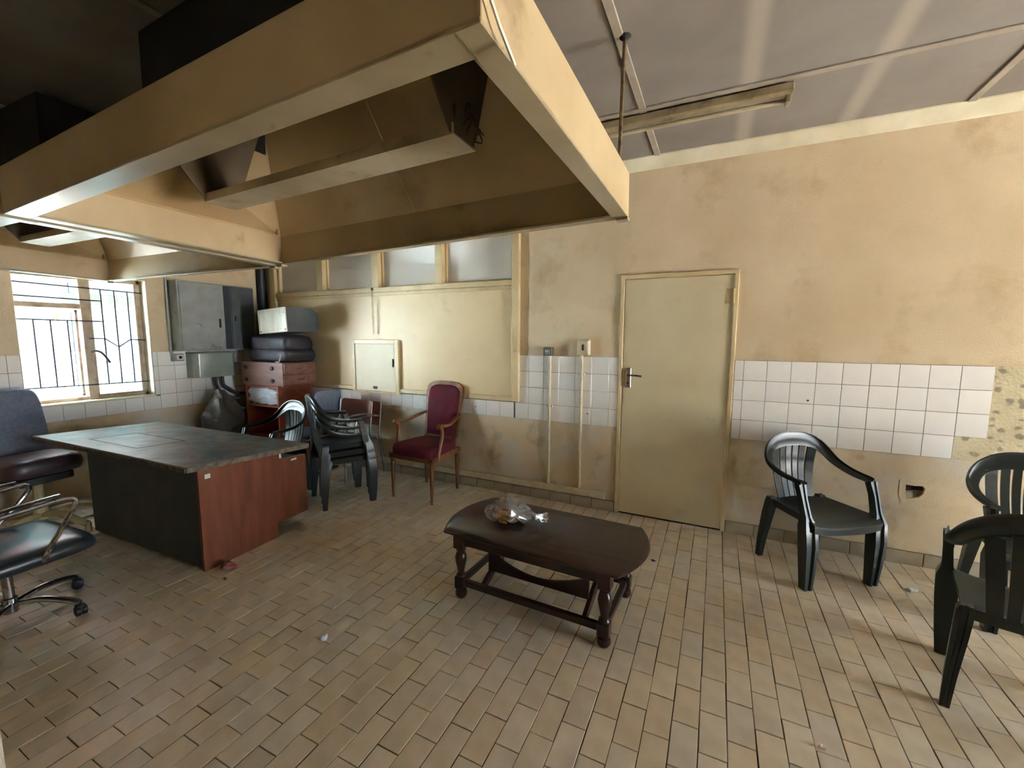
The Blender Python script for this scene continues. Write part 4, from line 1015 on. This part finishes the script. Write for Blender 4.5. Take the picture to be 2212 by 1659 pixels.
MB().tube(cat_rom([(.28, -.207, .10), (.285, -.222, .05), (.27, -.228, .012), (.20, -.222, .006)], 5), .007, 6).build('carry_handle', 'white', t, smooth=True)
t = thing('metal_box', 'rust streaked white metal appliance casing on top of the suitcase', 'box', (-3.765, -.285, 1.574), R(-3))
t.rotation_euler = (0, R(-3.5), R(-3))
rings = [[(-.255, -.20, 0), (.255, -.20, 0), (.255, -.20, .275), (-.255, -.20, .275)], [(-.255, .10, 0), (.255, .10, 0), (.255, .10, .275), (-.255, .10, .275)], [(-.235, .21, .02), (.235, .21, .02), (.235, .21, .22), (-.235, .21, .22)]]
MB().loft(rings).build('casing', 'darkmetal', t)
fp = MB().box(-.258, .258, -.212, -.198, .002, .275, .004).build('front_panel', 'rust_white', t)
pn = MB().box(-.235, -.222, -.2145, -.211, .05, .23, .001).box(-.205, .18, -.2145, -.211, .035, .040, .001).box(-.205, .18, -.2145, -.211, .235, .240, .001).build('pressed_rib', 'rust_white', fp)
MB().box(.175, .235, -.2145, -.211, .20, .255, .001).build('paper_label', 'white', fp)
for a in (-.235, .225): MB().box(a, a + .02, -.214, -.211, .02, .035, .001).build('corner_hole', 'black', fp)

# ---- sack by the meter box
def sackfn(x, y, z):
    p = Vector((x * .17, y * .20, (z + 1) * .46)); p = facet(p, 5, .10, 6.6); p = facet(p, 18, .03, 2.0); p.z = max(p.z, .002); p.x = max(p.x, -.235); return p
o = blob(28, 22, sackfn).build('plastic_sack', 'sack', None, (-4.345, -.755, 0), smooth=True, ang=30); tag(o, 'tall crumpled grey sack standing against the window wall', 'sack')

# ---- litter
def scrap(name, label, cat, loc, sx, sy, sz, ma, seed):
    def fn(x, y, z):
        p = Vector((x * sx, y * sy, z * sz + sz)); p = facet(p, 1.2 / max(sx, sy), max(sx, sy) * .5, seed); p.z = min(max(p.z, .001), 2.4 * sz); return p
    return tag(blob(12, 8, fn).build(name, ma, None, loc), label, cat)
scrap('food_wrapper', 'red and silver crumpled wrapper at the foot of the desk', 'wrapper', (-2.105, -2.085, 0), .060, .048, .024, 'redfoil', 4)
scrap('wrapper_scrap', 'small pale twisted wrapper on the open floor left of the coffee table', 'litter', (-.994, -2.274, 0), .032, .016, .010, 'cloth', 8)
scrap('foil_scrap', 'tiny shiny scrap on the floor near the bottom right', 'litter', (1.184, -1.86, 0), .014, .010, .005, 'white', 9)
scrap('blue_scrap', 'tiny blue scrap on the floor right of the coffee table', 'litter', (.43, -.732, 0), .018, .008, .004, 'bluebit', 10)
scrap('bottle_cap', 'small white cap on the floor between the right chairs', 'litter', (1.905, -.401, 0), .028, .018, .009, 'white', 12)
scrap('leaf_scrap', 'small brown scrap on the floor beside the red wrapper', 'litter', (-2.002, -2.166, 0), .018, .010, .004, 'holedark', 14)

# ================================================================== OUTSIDE
yd = struct(MB().box(-60, XL - .23, -40, 40, -.30, -.10).box(XR + .2, 40, -40, 40, -.30, -.10).box(-60, 40, -60, YF - .2, -.30, -.10).build('ground_outside', 'out_ground'), 'sunlit pale concrete yard')
K = thing('site_kiosk', 'white panelled kiosk across the yard seen through the window', 'kiosk', (-8.4, -.6, -.10))
for i in range(6): MB().box(-1.2, 0, -2.7 + .9 * i + .008, -1.8 + .9 * i - .008, 0, 2.45, .01).build('wall_panel', 'out_wall', K)
MB().box(-1.3, .08, -2.75, 2.75, 2.45, 2.56, .01).build('roof_edge', 'greymetal', K)
MB().box(.0, .03, -.55, -.28, .35, 2.05, .005).build('blue_strip', 'lightblue', K); MB().box(.0, .03, .62, .86, .1, 2.1, .005).build('blue_strip', 'lightblue', K)
MB().box(.0, .035, -.1, 1.6, 2.12, 2.30, .005).build('dark_fascia', 'switchgrey', K)
em = MB(); ring = [(.18 * math.cos(a), .18 * math.sin(a)) for a in [2 * PI * i / 28 for i in range(28)]]
em.loft([[(.004, .28 + a, 1.72 + b * .8) for a, b in ring], [(.010, .28 + a, 1.72 + b * .8) for a, b in ring]]).build('round_emblem', mat('pale print', (206, 214, 218), None, rough=.6), K)
cu = bpy.data.curves.new('lettering', 'FONT'); cu.body = 'NATIONAL'; cu.size = .17; cu.extrude = .003; cu.align_x = 'CENTER'
tmp = bpy.data.objects.new('lettering', cu); COL.objects.link(tmp)
dg = bpy.context.evaluated_depsgraph_get(); me = bpy.data.meshes.new_from_object(tmp.evaluated_get(dg)); bpy.data.objects.remove(tmp)
me.materials.append(M['greyprint'])
o = link('lettering', me, K, (.006, .28, 1.36)); o.rotation_euler = Matrix(((0, 0, 1), (1, 0, 0), (0, 1, 0))).to_euler()
cp = thing('yard_canopy', 'teal corrugated canopy roof on orange brown beams over the yard', 'canopy', (-7.15, -.2, 2.42))
cor = []
for k_ in range(60):
    y = -3.2 + k_ * .11; cor.append((y, .02 * (k_ % 2)))
MB().loft([[(-1.6, a, b + .16) for a, b in cor], [(1.2, a, b - .02) for a, b in cor]], False, False).build('roof_sheet', 'teal', cp)
for yy in (-1.6, .55, 2.4): MB().box(-1.2, 1.2, yy - .04, yy + .04, -.13, -.03, .004).build('beam', 'orange', cp)
MB().box(1.14, 1.2, -3.2, 3.3, -.13, -.03, .004).build('beam', 'orange', cp)
for yy in (-3.1, 3.2): MB().box(1.12, 1.2, yy - .04, yy + .04, -2.50, -.14, .004).build('post', 'orange', cp)

vr = thing('sun_block_roof', 'added unseen roof outside the right wall, blocking direct sun', 'roof', (XR + .2, -1.4, 2.45))  # added out of view so direct sun stays out of the right doorway
MB().box(0, 3.4, -4.4, 4.4, .0, .08, .01).build('roof_slab', 'out_wall', vr)
for yy in (-4.3, 4.2): MB().box(3.2, 3.32, yy, yy + .12, -2.55, 0, .01).build('post', 'out_wall', vr)

bw = thing('bounce_wall', 'added unseen pale blue bounce wall further along the yard', 'wall', (-9.2, -8.2, -.1))  # added out of view to reflect cool sunlight in through the left window
for i in range(4): MB().box(-.2, 0, -4.8 + 2.4 * i, -2.41 + 2.4 * i, 0, 3.2, .01).build('bounce_bay', 'paleblue_bounce', bw)
